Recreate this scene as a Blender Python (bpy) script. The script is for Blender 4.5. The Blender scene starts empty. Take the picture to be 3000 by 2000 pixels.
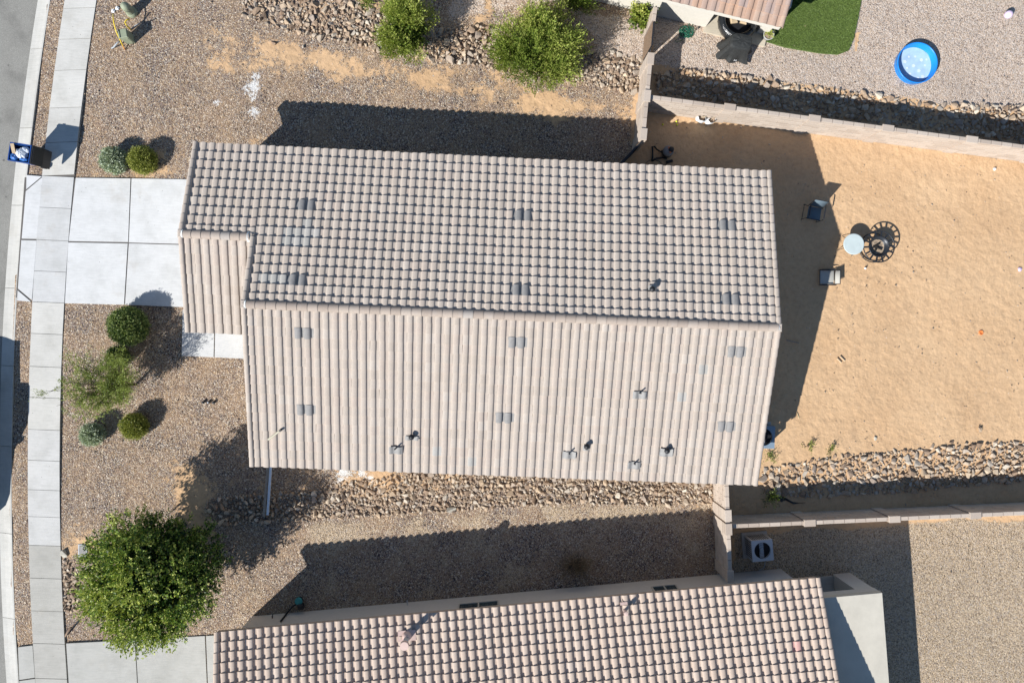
import bpy, math, random
import numpy as np
from mathutils import Vector, Matrix
random.seed(7); RNG = np.random.default_rng(7)
S = bpy.context.scene
COL = S.collection
R = math.radians

# ------------------------------------------------------------------ camera
CAM_H, FPX = 26.25, 2006.76                     # drone height, focal length in photo pixels (photo is 3000 x 2000)
YAW, PITCH, ROLL = .0429, -.0038, -.0271
CAMROT = Matrix.Rotation(YAW, 3, 'Z') @ Matrix.Rotation(PITCH, 3, 'X') @ Matrix.Rotation(ROLL, 3, 'Y')
cd = bpy.data.cameras.new('camera'); cam = bpy.data.objects.new('camera', cd); COL.objects.link(cam)
cd.sensor_width = 36; cd.lens = FPX / 3000 * 36; cd.clip_end = 2000; cd.clip_start = .1
cam.matrix_world = Matrix.Translation((0, 0, CAM_H)) @ CAMROT.to_4x4()
S.camera = cam
# ------------------------------------------------------------------ sky, sun, exposure
SUN_EL, SUN_TO = R(35.3), Vector((-1, -1, 1)).normalized()   # direction towards the sun
w = bpy.data.worlds.new('World'); S.world = w; w.use_nodes = True
nt = w.node_tree
sky = nt.nodes.new('ShaderNodeTexSky'); sky.sky_type = 'NISHITA'; sky.sun_disc = False
sky.sun_elevation = SUN_EL; sky.sun_rotation = R(225); sky.air_density = 1.0; sky.dust_density = .0; sky.ozone_density = 2.6
bg = nt.nodes['Background']; bg.inputs[1].default_value = .08
nt.links.new(sky.outputs[0], bg.inputs[0])
sl = bpy.data.lights.new('sun', 'SUN'); sun = bpy.data.objects.new('sun', sl); COL.objects.link(sun)
sl.energy = 5.0; sl.angle = R(.53); sl.color = (1, .975, .935)
sun.rotation_euler = (-SUN_TO).to_track_quat('-Z', 'Y').to_euler(); sun.location = SUN_TO * 60
S.view_settings.view_transform = 'Standard'; S.view_settings.look = 'None'
S.view_settings.exposure = .52; S.view_settings.gamma = 1; S.view_settings.use_curve_mapping = False
S.cycles.max_bounces = 5; S.cycles.diffuse_bounces = 3

# ------------------------------------------------------------------ helpers
def W(px, py, z=0.0):
    """where the sight line through a photo pixel meets height z"""
    d = CAMROT @ Vector(((px - 1500) / FPX, -(py - 1000) / FPX, -1)); t = (z - CAM_H) / d.z
    return Vector((d.x * t, d.y * t, z))

def tag(o, label=None, cat=None, group=None, kind=None):
    if label: o['label'] = label
    if cat: o['category'] = cat
    if group: o['group'] = group
    if kind: o['kind'] = kind
    return o

def thing(name, label, cat, loc=(0, 0, 0), rz=0, group=None):
    o = bpy.data.objects.new(name, None); COL.objects.link(o); o.empty_display_size = .2
    o.location = loc; o.rotation_euler = (0, 0, rz)
    return tag(o, label, cat, group)

def link(name, me, parent=None, m=None):
    o = bpy.data.objects.new(name, me); COL.objects.link(o)
    if parent: o.parent = parent
    if m is not None: o.matrix_local = m
    return o

def mesh(name, v, f, mat, smooth=False, tint=None):
    me = bpy.data.meshes.new(name); me.from_pydata([tuple(p) for p in v], [], f)
    if mat: me.materials.append(mat)
    if smooth: me.polygons.foreach_set('use_smooth', [True] * len(me.polygons))
    if tint is not None:
        a = me.attributes.new('tint', 'FLOAT', 'POINT')
        a.data.foreach_set('value', tint if hasattr(tint, '__len__') else [tint] * len(me.vertices))
    me.update(); return me

def np_mesh(name, V, F, mat, tint=None, smooth=False):
    """fast mesh from arrays; F is (n,k)"""
    me = bpy.data.meshes.new(name); n, k = F.shape
    me.vertices.add(len(V)); me.vertices.foreach_set('co', V.astype(np.float32).ravel())
    me.loops.add(n * k); me.loops.foreach_set('vertex_index', F.astype(np.int32).ravel())
    me.polygons.add(n); me.polygons.foreach_set('loop_start', np.arange(0, n * k, k, dtype=np.int32))
    if smooth: me.polygons.foreach_set('use_smooth', np.ones(n, dtype=bool))
    if mat: me.materials.append(mat)
    if tint is not None:
        a = me.attributes.new('tint', 'FLOAT', 'POINT'); a.data.foreach_set('value', tint.astype(np.float32))
    me.update(calc_edges=True); return me

class MB:
    """collects shapes for one mesh"""
    def __init__(s): s.v = []; s.f = []
    def add(s, v, f):
        b = len(s.v); s.v += [Vector(p) for p in v]; s.f += [tuple(i + b for i in q) for q in f]; return s
    def box(s, c, d, rz=0, m=None, bev=0):
        x, y, z = d[0] / 2, d[1] / 2, d[2] / 2; M = Matrix.Translation(c) @ Matrix.Rotation(rz, 4, 'Z')
        if m is not None: M = m @ M
        if bev:
            b = bev; v = []
            for zz, q in ((-z, 0), (z - b, 0), (z, b)):
                v += [(-x + q, -y + q, zz), (x - q, -y + q, zz), (x - q, y - q, zz), (-x + q, y - q, zz)]
            f = [(3, 2, 1, 0), (8, 9, 10, 11)]
            for k in (0, 4):
                for i in range(4): j = (i + 1) % 4; f.append((k + i, k + j, k + 4 + j, k + 4 + i))
        else:
            v = [(-x, -y, -z), (x, -y, -z), (x, y, -z), (-x, y, -z), (-x, -y, z), (x, -y, z), (x, y, z), (-x, y, z)]
            f = [(3, 2, 1, 0), (4, 5, 6, 7), (0, 1, 5, 4), (1, 2, 6, 5), (2, 3, 7, 6), (3, 0, 4, 7)]
        return s.add([M @ Vector(p) for p in v], f)
    def prism(s, poly, z0, z1):
        n = len(poly); a = sum(poly[i][0] * poly[(i + 1) % n][1] - poly[(i + 1) % n][0] * poly[i][1] for i in range(n))
        if a < 0: poly = poly[::-1]
        v = [(p[0], p[1], z0) for p in poly] + [(p[0], p[1], z1) for p in poly]
        f = [tuple(range(n))[::-1], tuple(range(n, 2 * n))] + [(i, (i + 1) % n, n + (i + 1) % n, n + i) for i in range(n)]
        return s.add(v, f)
    def tube(s, pts, r, n=6, cap=True):
        pts = [Vector(p) for p in pts]; rs = r if hasattr(r, '__len__') else [r] * len(pts); v = []; f = []
        up = Vector((0, 0, 1))
        for i, p in enumerate(pts):
            t = (pts[min(i + 1, len(pts) - 1)] - pts[max(i - 1, 0)]).normalized()
            a = t.cross(up if abs(t.z) < .95 else Vector((1, 0, 0))).normalized(); b = a.cross(t)
            v += [p + (a * math.cos(2 * math.pi * k / n) + b * math.sin(2 * math.pi * k / n)) * rs[i] for k in range(n)]
        for i in range(len(pts) - 1):
            for k in range(n): j = (k + 1) % n; f.append((i * n + k, i * n + j, (i + 1) * n + j, (i + 1) * n + k))
        if cap: f += [tuple(range(n))[::-1], tuple(range((len(pts) - 1) * n, len(pts) * n))]
        return s.add(v, f)
    def lathe(s, prof, n=24, c=(0, 0, 0), wob=0):
        c = Vector(c); v = []; f = []
        for r, z in prof:
            for k in range(n):
                a = 2 * math.pi * k / n; q = 1 + wob * math.sin(3 * a + z * 5)
                v.append(c + Vector((r * q * math.cos(a), r * q * math.sin(a), z)))
        for i in range(len(prof) - 1):
            for k in range(n): j = (k + 1) % n; f.append((i * n + k, i * n + j, (i + 1) * n + j, (i + 1) * n + k))
        return s.add(v, f)
    def disc(s, c, r, n=24):
        c = Vector(c); return s.add([c + Vector((r * math.cos(2 * math.pi * k / n), r * math.sin(2 * math.pi * k / n), 0)) for k in range(n)], [tuple(range(n))])
    def build(s, name, mat, parent=None, smooth=False):
        return link(name, mesh(name, s.v, s.f, mat, smooth), parent)

# ------------------------------------------------------------------ materials
def newmat(name):
    m = bpy.data.materials.new(name); m.use_nodes = True; return m, m.node_tree, m.node_tree.nodes['Principled BSDF']
def N(nt, t, **k):
    n = nt.nodes.new(t)
    for a, b in k.items(): setattr(n, a, b)
    return n
def ramp(nt, fac, stops, mode='LINEAR'):
    r = N(nt, 'ShaderNodeValToRGB'); r.color_ramp.interpolation = mode
    e = r.color_ramp.elements
    while len(e) < len(stops): e.new(.5)
    for i, (p, c) in enumerate(stops): e[i].position = p; e[i].color = (*c, 1) if len(c) == 3 else c
    nt.links.new(fac, r.inputs[0]); return r.outputs[0]
def noise(nt, vec, scale, detail=4, rough=.6):
    n = N(nt, 'ShaderNodeTexNoise'); n.inputs['Scale'].default_value = scale; n.inputs['Detail'].default_value = detail
    n.inputs['Roughness'].default_value = rough
    if vec is not None: nt.links.new(vec, n.inputs['Vector'])
    return n.outputs['Fac']
def vor(nt, vec, scale, out='Color', feat='F1'):
    n = N(nt, 'ShaderNodeTexVoronoi', feature=feat); n.inputs['Scale'].default_value = scale
    nt.links.new(vec, n.inputs['Vector']); return n.outputs[out]
def math_(nt, op, a, b=None, clamp=False):
    n = N(nt, 'ShaderNodeMath', operation=op); n.use_clamp = clamp
    for i, x in enumerate((a, b)):
        if x is None: continue
        if isinstance(x, (int, float)): n.inputs[i].default_value = x
        else: nt.links.new(x, n.inputs[i])
    return n.outputs[0]
def mix(nt, fac, a, b, mode='MIX'):
    n = N(nt, 'ShaderNodeMix', data_type='RGBA', blend_type=mode)
    for i, x in ((0, fac), (6, a), (7, b)):
        if isinstance(x, (int, float)): n.inputs[i].default_value = x
        elif isinstance(x, tuple): n.inputs[i].default_value = (*x, 1)
        else: nt.links.new(x, n.inputs[i])
    return n.outputs[2]
def bump(nt, bsdf, h, dist, strength=1):
    b = N(nt, 'ShaderNodeBump'); b.inputs['Distance'].default_value = dist; b.inputs['Strength'].default_value = strength
    nt.links.new(h, b.inputs['Height']); nt.links.new(b.outputs[0], bsdf.inputs['Normal'])
def attr(nt, name, out='Fac'):
    a = N(nt, 'ShaderNodeAttribute'); a.attribute_name = name; return a.outputs[out]
def pos(nt): return N(nt, 'ShaderNodeNewGeometry').outputs['Position']
def sepx(nt, c):
    s = N(nt, 'ShaderNodeSeparateColor'); nt.links.new(c, s.inputs[0]); return s.outputs
def obj_random(nt):
    """a number for each piece: the object's own random plus the 'tint' of joined pieces"""
    o = N(nt, 'ShaderNodeObjectInfo'); return math_(nt, 'FRACT', math_(nt, 'ADD', o.outputs['Random'], attr(nt, 'tint')))

def plain(name, col, rough=.6, metal=0, var=.12, sc=6, bmp=0, spec=.4):
    m, nt, b = newmat(name); c = tuple(col); p = pos(nt)
    n = noise(nt, p, sc, 5)
    out = ramp(nt, n, [(.25, tuple(x * (1 - var) for x in c)), (.75, tuple(min(1, x * (1 + var)) for x in c))])
    nt.links.new(out, b.inputs['Base Color']); b.inputs['Roughness'].default_value = rough; b.inputs['Metallic'].default_value = metal
    b.inputs['Specular IOR Level'].default_value = spec
    if bmp: bump(nt, b, noise(nt, p, sc * 6, 3), bmp)
    return m

def tile_mat(name, stops):
    m, nt, b = newmat(name); p = pos(nt); r = obj_random(nt)
    base = ramp(nt, r, stops)
    big = noise(nt, p, .35, 2); base = mix(nt, math_(nt, 'MULTIPLY', big, .35), base, stops[0][1])
    fine = noise(nt, p, 22, 4, .7); base = mix(nt, 1, base, ramp(nt, fine, [(.3, (.86, .86, .86)), (.7, (1.05, 1.05, 1.05))]), 'MULTIPLY')
    st = noise(nt, p, 3.2, 5, .7); base = mix(nt, math_(nt, 'MULTIPLY', ramp(nt, st, [(.55, (0, 0, 0)), (.75, (1, 1, 1))]), .3), base, (.40, .38, .36))
    nt.links.new(base, b.inputs['Base Color']); b.inputs['Roughness'].default_value = .82; b.inputs['Specular IOR Level'].default_value = .25
    bump(nt, b, fine, .004, .5)
    return m
M = {}
M['tile'] = tile_mat('roof_tile_tan', [(0, (.435, .37, .31)), (.25, (.46, .395, .335)), (.6, (.48, .415, .355)), (.85, (.46, .382, .322)), (1, (.505, .445, .385))])
M['tile2'] = tile_mat('roof_tile_pink', [(0, (.49, .385, .31)), (.3, (.53, .425, .345)), (.7, (.51, .405, .325)), (.95, (.56, .46, .385)), (1, (.49, .40, .335))])
M['tile3'] = tile_mat('roof_tile_mixed', [(0, (.42, .27, .19)), (.25, (.40, .30, .25)), (.5, (.46, .30, .21)), (.75, (.36, .28, .25)), (1, (.50, .36, .26))])
M['ridge'] = tile_mat('ridge_tile_tan', [(0, (.33, .27, .225)), (.5, (.37, .305, .255)), (.85, (.41, .345, .29)), (1, (.34, .325, .31))])
M['mortar'] = plain('mortar_white', (.74, .76, .74), .8, var=.1, sc=14)
M['stucco'] = plain('stucco_cream', (.62, .54, .44), .9, var=.05, sc=9, bmp=.006)
M['stucco2'] = plain('stucco_tan', (.56, .53, .48), .9, var=.05, sc=9, bmp=.006)
M['stucco3'] = plain('stucco_pale', (.58, .545, .475), .9, var=.05, sc=9, bmp=.006)
M['patio_coat'] = plain('patio_coating', (.52, .485, .41), .9, var=.10, sc=1.6, bmp=.004)
M['fascia'] = plain('fascia_tan', (.40, .32, .25), .7)
M['underlay'] = plain('roof_underlay', (.05, .048, .05), .95)
M['ventgrey'] = plain('vent_grey', (.25, .24, .23), .85, var=.14, sc=12)
M['flash'] = plain('flashing_lead', (.29, .28, .265), .85, var=.2, sc=10)
M['pipe_black'] = plain('pipe_black', (.02, .02, .022), .5)
M['pipe_pale'] = plain('pipe_pale', (.52, .48, .36), .6)
M['pink_metal'] = plain('pink_paint', (.60, .44, .38), .6)
M['sticker'] = plain('tile_pink', (.56, .33, .29), .8)
M['black'] = plain('black_plastic', (.018, .018, .02), .45)
M['dark_metal'] = plain('dark_metal', (.03, .034, .04), .4, metal=.3)
M['blue_bin'] = plain('blue_plastic', (.012, .055, .22), .4)
M['steel'] = plain('steel_grey', (.40, .42, .44), .45, metal=.4)
M['ac_grey'] = plain('grey_enamel', (.46, .48, .50), .5, var=.06)
M['ac_blue'] = plain('blue_grey_enamel', (.20, .27, .34), .5, var=.06)
M['sling'] = plain('sling_mesh_grey', (.40, .39, .35), .8, var=.08, sc=40)
M['sling_blue'] = plain('sling_mesh_blue', (.10, .14, .17), .8, var=.08, sc=40)
M['table'] = plain('table_top_pale', (.50, .57, .56), .35, var=.08, sc=4)
M['ash'] = plain('wood_ash', (.36, .28, .2), .95, var=.6, sc=16, bmp=.02)
M['char'] = plain('charred_wood', (.02, .018, .016), .95)
M['pool'] = plain('pool_blue', (.01, .22, .66), .35, var=.1, sc=5)
M['poolfloor'] = plain('pool_floor', (.40, .55, .72), .4, var=.16, sc=4)
M['spot'] = plain('pool_spot_white', (.62, .70, .76), .5)
M['ball_pink'] = plain('ball_lilac', (.62, .50, .66), .3, var=.04)
M['tennis'] = plain('felt_yellow', (.55, .58, .05), .9)
M['orange'] = plain('orange_plastic', (.75, .22, .06), .5)
M['white'] = plain('white_plastic', (.78, .80, .82), .6, var=.06, sc=10)
M['paper'] = plain('sack_inside', (.58, .47, .32), .9)
M['hose_green'] = plain('hose_green', (.01, .10, .06), .4)
M['util_green'] = plain('utility_green', (.26, .29, .20), .6, var=.1)
M['yellow'] = plain('yellow_plastic', (.75, .55, .03), .5)
M['cable'] = plain('cable_grey', (.35, .38, .40), .6)
M['wood'] = plain('wood_brown', (.22, .15, .10), .85, var=.35, sc=12, bmp=.006)
M['wood_pale'] = plain('wood_pale', (.62, .47, .30), .85, var=.2, sc=12)
M['board_grey'] = plain('board_weathered', (.30, .25, .20), .85, var=.25, sc=10)
M['board_white'] = plain('board_white', (.62, .68, .74), .6, var=.06)
M['teal'] = plain('teal_lid', (.06, .30, .27), .5)
M['cover'] = plain('cover_black', (.028, .03, .03), .65, var=.25, sc=8, bmp=.01)
M['tub'] = plain('tub_vinyl', (.018, .02, .022), .22, var=.2, sc=6, bmp=.01, spec=.7)
M['cushion'] = plain('cushion_tan', (.50, .38, .24), .8)
M['glass'] = plain('window_glass', (.03, .05, .06), .08, var=.3, sc=2, spec=.7)
M['frame'] = plain('window_frame', (.45, .42, .36), .6)
M['bark'] = plain('bark', (.11, .08, .055), .9, var=.3, sc=14, bmp=.01)
M['bark_dark'] = plain('bark_dark', (.05, .035, .025), .9, var=.3, sc=14)
M['truck'] = plain('truck_paint', (.25, .27, .30), .25, var=.04, spec=.6)
M['rubber'] = plain('tyre_rubber', (.02, .02, .02), .8)
M['pot'] = plain('pot_grey', (.42, .42, .40), .7)
M['soil'] = plain('potting_soil', (.30, .22, .16), .95, var=.4, sc=30)
M['stone_pale'] = plain('stone_pale', (.46, .43, .36), .9, var=.2, sc=9, bmp=.01)
M['dry'] = plain('dry_stalk', (.50, .44, .27), .9)

def block_mat():
    m, nt, b = newmat('block_tan'); p = pos(nt); r = obj_random(nt)
    c = ramp(nt, r, [(0, (.42, .345, .28)), (.4, (.47, .39, .32)), (.8, (.52, .44, .365)), (1, (.45, .38, .315))])
    n = noise(nt, p, 40, 4, .7); c = mix(nt, 1, c, ramp(nt, n, [(.3, (.85, .85, .85)), (.7, (1.08, 1.08, 1.08))]), 'MULTIPLY')
    nt.links.new(c, b.inputs['Base Color']); b.inputs['Roughness'].default_value = .92; bump(nt, b, n, .008, .6)
    return m
M['block'] = block_mat()
M['joint'] = plain('block_joint', (.22, .175, .145), .95)

def concrete(name='concrete'):
    m, nt, b = newmat(name); p = pos(nt); o = N(nt, 'ShaderNodeObjectInfo')
    n1 = noise(nt, p, 1.3, 6, .65); n2 = noise(nt, p, 45, 3, .7)
    mp = N(nt, 'ShaderNodeMapping'); mp.inputs['Scale'].default_value = (2.2, 26, 1); nt.links.new(p, mp.inputs[0])
    br = noise(nt, mp.outputs[0], 1, 3, .6)
    c = mix(nt, 1, o.outputs['Color'], ramp(nt, n1, [(.3, (.86, .86, .85)), (.55, (1, 1, 1)), (.8, (1.05, 1.05, 1.05))]), 'MULTIPLY')
    c = mix(nt, 1, c, ramp(nt, br, [(.3, (.91, .915, .92)), (.6, (1.02, 1.02, 1.02))]), 'MULTIPLY')
    c = mix(nt, 1, c, ramp(nt, n2, [(.28, (.9, .9, .9)), (.5, (1, 1, 1))]), 'MULTIPLY')
    st = noise(nt, p, .75, 6, .75); c = mix(nt, math_(nt, 'MULTIPLY', ramp(nt, st, [(.56, (0, 0, 0)), (.7, (1, 1, 1))]), .3), c, (.40, .36, .30))
    sp = vor(nt, p, 3.0, 'Distance'); c = mix(nt, ramp(nt, sp, [(.03, (.75, .75, .75)), (.05, (0, 0, 0))]), c, (.13, .12, .11))
    nt.links.new(c, b.inputs['Base Color']); b.inputs['Roughness'].default_value = .85; b.inputs['Specular IOR Level'].default_value = .3
    bump(nt, b, n2, .003, .4); return m
M['concrete'] = concrete()

def asphalt():
    m, nt, b = newmat('asphalt'); p = pos(nt)
    n = noise(nt, p, 60, 3, .8); n1 = noise(nt, p, .9, 5, .6)
    c = ramp(nt, n, [(.25, (.13, .125, .11)), (.5, (.235, .228, .205)), (.75, (.40, .385, .345))])
    c = mix(nt, 1, c, ramp(nt, n1, [(.3, (.7, .7, .7)), (.5, (1, 1, 1)), (.7, (1.1, 1.1, 1.1))]), 'MULTIPLY')
    sp = vor(nt, p, 1.6, 'Distance'); c = mix(nt, ramp(nt, sp, [(.05, (.8, .8, .8)), (.09, (0, 0, 0))]), c, (.09, .088, .08))
    cr = vor(nt, p, .45, 'Distance', 'DISTANCE_TO_EDGE'); c = mix(nt, ramp(nt, cr, [(.0, (.25, .25, .25)), (.004, (0, 0, 0))]), c, (.10, .10, .10))
    nt.links.new(c, b.inputs['Base Color']); b.inputs['Roughness'].default_value = .9; bump(nt, b, n, .01, .5); return m
M['asphalt'] = asphalt()

def ground_mat():
    m, nt, b = newmat('desert_ground'); p = pos(nt)
    z = N(nt, 'ShaderNodeAttribute'); z.attribute_name = 'zone'; zr = sepx(nt, z.outputs['Color'])
    wh = attr(nt, 'white')
    rag = noise(nt, p, 2.3, 7, .72); rag2 = noise(nt, p, 9, 5, .75)
    jit = math_(nt, 'ADD', math_(nt, 'MULTIPLY', math_(nt, 'SUBTRACT', rag, .5), 1.5), math_(nt, 'MULTIPLY', math_(nt, 'SUBTRACT', rag2, .5), .9))
    lowf = noise(nt, p, .42, 4, .6); jit = math_(nt, 'ADD', jit, math_(nt, 'MULTIPLY', math_(nt, 'SUBTRACT', lowf, .58), 2.3))
    # bare sand
    s1 = noise(nt, p, .5, 4, .6); s2 = noise(nt, p, 6, 6, .7); s3 = noise(nt, p, 55, 2, .8)
    sand = ramp(nt, s1, [(.3, (.545, .355, .20)), (.7, (.605, .41, .24))])
    sand = mix(nt, 1, sand, ramp(nt, s2, [(.25, (.84, .82, .80)), (.5, (1, 1, 1)), (.75, (1.07, 1.07, 1.08))]), 'MULTIPLY')
    sand = mix(nt, 1, sand, ramp(nt, s3, [(.25, (.93, .93, .93)), (.7, (1.03, 1.03, 1.03))]), 'MULTIPLY')
    dk = noise(nt, p, .8, 6, .72); sand = mix(nt, math_(nt, 'MULTIPLY', ramp(nt, dk, [(.52, (0, 0, 0)), (.74, (1, 1, 1))]), .4), sand, (.38, .25, .15))
    sp = vor(nt, p, 2.4, 'Distance'); sand = mix(nt, ramp(nt, sp, [(.025, (.7, .7, .7)), (.045, (0, 0, 0))]), sand, (.12, .08, .055))
    # gravels: every stone its own colour
    cell = vor(nt, p, 34); cs = sepx(nt, cell); cell2 = sepx(nt, vor(nt, p, 55))
    def gravel(stops, amt):
        g = ramp(nt, cs[0], stops, 'CONSTANT'); v = ramp(nt, cell2[1], [(0, (.45, .45, .47)), (.35, (.95, .95, .95)), (.8, (1.12, 1.12, 1.1)), (1, (1.6, 1.55, 1.45))])
        return mix(nt, amt, g, mix(nt, 1, g, v, 'MULTIPLY'))
    brown = gravel([(0, (.04, .032, .032)), (.14, (.17, .12, .105)), (.32, (.29, .21, .15)), (.50, (.235, .19, .17)), (.64, (.41, .30, .19)), (.80, (.36, .315, .275)), (.92, (.66, .58, .47))], .9)
    dust = noise(nt, p, .8, 6, .7); brown = mix(nt, ramp(nt, dust, [(.40, (0, 0, 0)), (.72, (.45, .45, .45))]), brown, sand)
    tan = gravel([(0, (.22, .17, .14)), (.12, (.45, .35, .27)), (.35, (.56, .45, .37)), (.55, (.50, .385, .29)), (.7, (.64, .545, .46)), (.9, (.44, .40, .37))], .5)
    pale = gravel([(0, (.18, .135, .09)), (.14, (.37, .275, .18)), (.36, (.50, .38, .255)), (.55, (.37, .295, .23)), (.7, (.57, .455, .32)), (.9, (.42, .36, .305))], .6)
    th = lambda c: ramp(nt, math_(nt, 'ADD', c, math_(nt, 'MULTIPLY', jit, .55)), [(.42, (0, 0, 0)), (.60, (1, 1, 1))])
    # gravel thins stone by stone where sand shows
    def thin(c):
        mfac = th(c); return math_(nt, 'GREATER_THAN', mfac, math_(nt, 'ADD', math_(nt, 'MULTIPLY', cell2[0], .85), .05))
    fb, ft, fp = thin(zr[0]), thin(zr[1]), thin(zr[2])
    c = mix(nt, fb, sand, brown); c = mix(nt, fp, c, pale); c = mix(nt, ft, c, tan)
    c = mix(nt, ramp(nt, math_(nt, 'ADD', wh, math_(nt, 'MULTIPLY', math_(nt, 'SUBTRACT', rag2, .5), 3.0)), [(.45, (0, 0, 0)), (.7, (.9, .9, .9))]), c, (.72, .71, .68))
    nt.links.new(c, b.inputs['Base Color']); b.inputs['Roughness'].default_value = .95; b.inputs['Specular IOR Level'].default_value = .15
    stone = vor(nt, p, 34, 'Distance'); gf = math_(nt, 'MAXIMUM', fb, math_(nt, 'MAXIMUM', ft, fp))
    h = math_(nt, 'ADD', math_(nt, 'MULTIPLY', math_(nt, 'MULTIPLY', math_(nt, 'SUBTRACT', .6, stone), gf), .030), math_(nt, 'MULTIPLY', s2, .032))
    h = math_(nt, 'ADD', h, math_(nt, 'MULTIPLY', noise(nt, p, 3.1, 3, .5), .06))
    foot = vor(nt, p, 2.6, 'Distance', 'SMOOTH_F1'); fm = ramp(nt, noise(nt, p, .6, 2), [(.45, (0, 0, 0)), (.6, (1, 1, 1))])
    h = math_(nt, 'ADD', h, math_(nt, 'MULTIPLY', math_(nt, 'MULTIPLY', ramp(nt, foot, [(.08, (0, 0, 0)), (.22, (1, 1, 1))]), fm), .012))
    bump(nt, b, h, 1.0, .8); return m
M['ground'] = ground_mat()

def rock_mat():
    m, nt, b = newmat('riprap_stone'); r = obj_random(nt); p = pos(nt)
    c = ramp(nt, r, [(0, (.22, .15, .10)), (.2, (.36, .26, .18)), (.4, (.47, .355, .24)), (.55, (.33, .27, .22)), (.7, (.53, .42, .30)), (.85, (.39, .33, .27)), (1, (.58, .51, .41))])
    n = noise(nt, p, 16, 5, .7); c = mix(nt, 1, c, ramp(nt, n, [(.25, (.68, .67, .66)), (.7, (1.15, 1.15, 1.15))]), 'MULTIPLY')
    nt.links.new(c, b.inputs['Base Color']); b.inputs['Roughness'].default_value = .9; bump(nt, b, n, .02, .6); return m
M['rock'] = rock_mat()

def leaf_mat(name, stops, trans=.3):
    m, nt, b = newmat(name); c = ramp(nt, attr(nt, 'tint'), stops)
    nt.links.new(c, b.inputs['Base Color']); b.inputs['Roughness'].default_value = .5; b.inputs['Specular IOR Level'].default_value = .35
    t = N(nt, 'ShaderNodeBsdfTranslucent'); ms = N(nt, 'ShaderNodeMixShader'); ms.inputs[0].default_value = trans
    nt.links.new(mix(nt, 1, c, (1.0, 1.0, .6), 'MULTIPLY'), t.inputs[0]); nt.links.new(b.outputs[0], ms.inputs[1]); nt.links.new(t.outputs[0], ms.inputs[2])
    nt.links.new(ms.outputs[0], nt.nodes['Material Output'].inputs[0]); return m
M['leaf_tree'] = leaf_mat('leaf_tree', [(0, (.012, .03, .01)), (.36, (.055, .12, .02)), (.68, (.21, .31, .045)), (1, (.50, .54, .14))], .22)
M['leaf_shrub'] = leaf_mat('leaf_shrub', [(0, (.07, .12, .02)), (.45, (.23, .31, .05)), (1, (.52, .54, .15))])
M['leaf_box'] = leaf_mat('leaf_box', [(0, (.06, .09, .018)), (.5, (.21, .25, .04)), (1, (.50, .50, .14))])
M['leaf_green'] = leaf_mat('leaf_green', [(0, (.025, .06, .02)), (.5, (.11, .18, .05)), (1, (.38, .44, .16))])
M['leaf_sage'] = leaf_mat('leaf_sage', [(0, (.12, .16, .11)), (.5, (.33, .40, .28)), (1, (.60, .66, .50))])
M['leaf_verde'] = leaf_mat('leaf_verde', [(0, (.09, .12, .025)), (.5, (.20, .26, .05)), (1, (.38, .44, .12))])
M['turf'] = leaf_mat('turf_blade', [(0, (.08, .13, .03)), (.5, (.15, .225, .05)), (1, (.28, .36, .12))], .15)
M['turf_base'] = plain('turf_backing', (.10, .15, .04), .9, var=.3, sc=12)

# ------------------------------------------------------------------ ground, road, kerb, sidewalk
curbR = lambda y: -17.97 + .00444 * (y + 1.4) ** 2
swL = lambda y: -17.38 + .0044 * (y + 1.0) ** 2
swR = lambda y: swL(y) + 1.19

def poly_mask(X, Y, poly, feather):
    """1 inside a polygon given in world xy, falling to 0 over feather metres"""
    inside = np.zeros(X.shape, bool); dist = np.full(X.shape, 1e9); n = len(poly)
    for i in range(n):
        x0, y0 = poly[i]; x1, y1 = poly[(i + 1) % n]
        c = ((y0 > Y) != (y1 > Y)); xi = (x1 - x0) * (Y - y0) / (y1 - y0 + 1e-12) + x0; inside ^= c & (X < xi)
        L = (x1 - x0) ** 2 + (y1 - y0) ** 2 + 1e-12; t = np.clip(((X - x0) * (x1 - x0) + (Y - y0) * (y1 - y0)) / L, 0, 1)
        dist = np.minimum(dist, np.hypot(X - x0 - t * (x1 - x0), Y - y0 - t * (y1 - y0)))
    sd = np.where(inside, dist, -dist); return np.clip(.5 + sd / (2 * feather), 0, 1)
def PX(*pts): return [tuple(W(a, b)[:2]) for a, b in pts]

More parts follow.
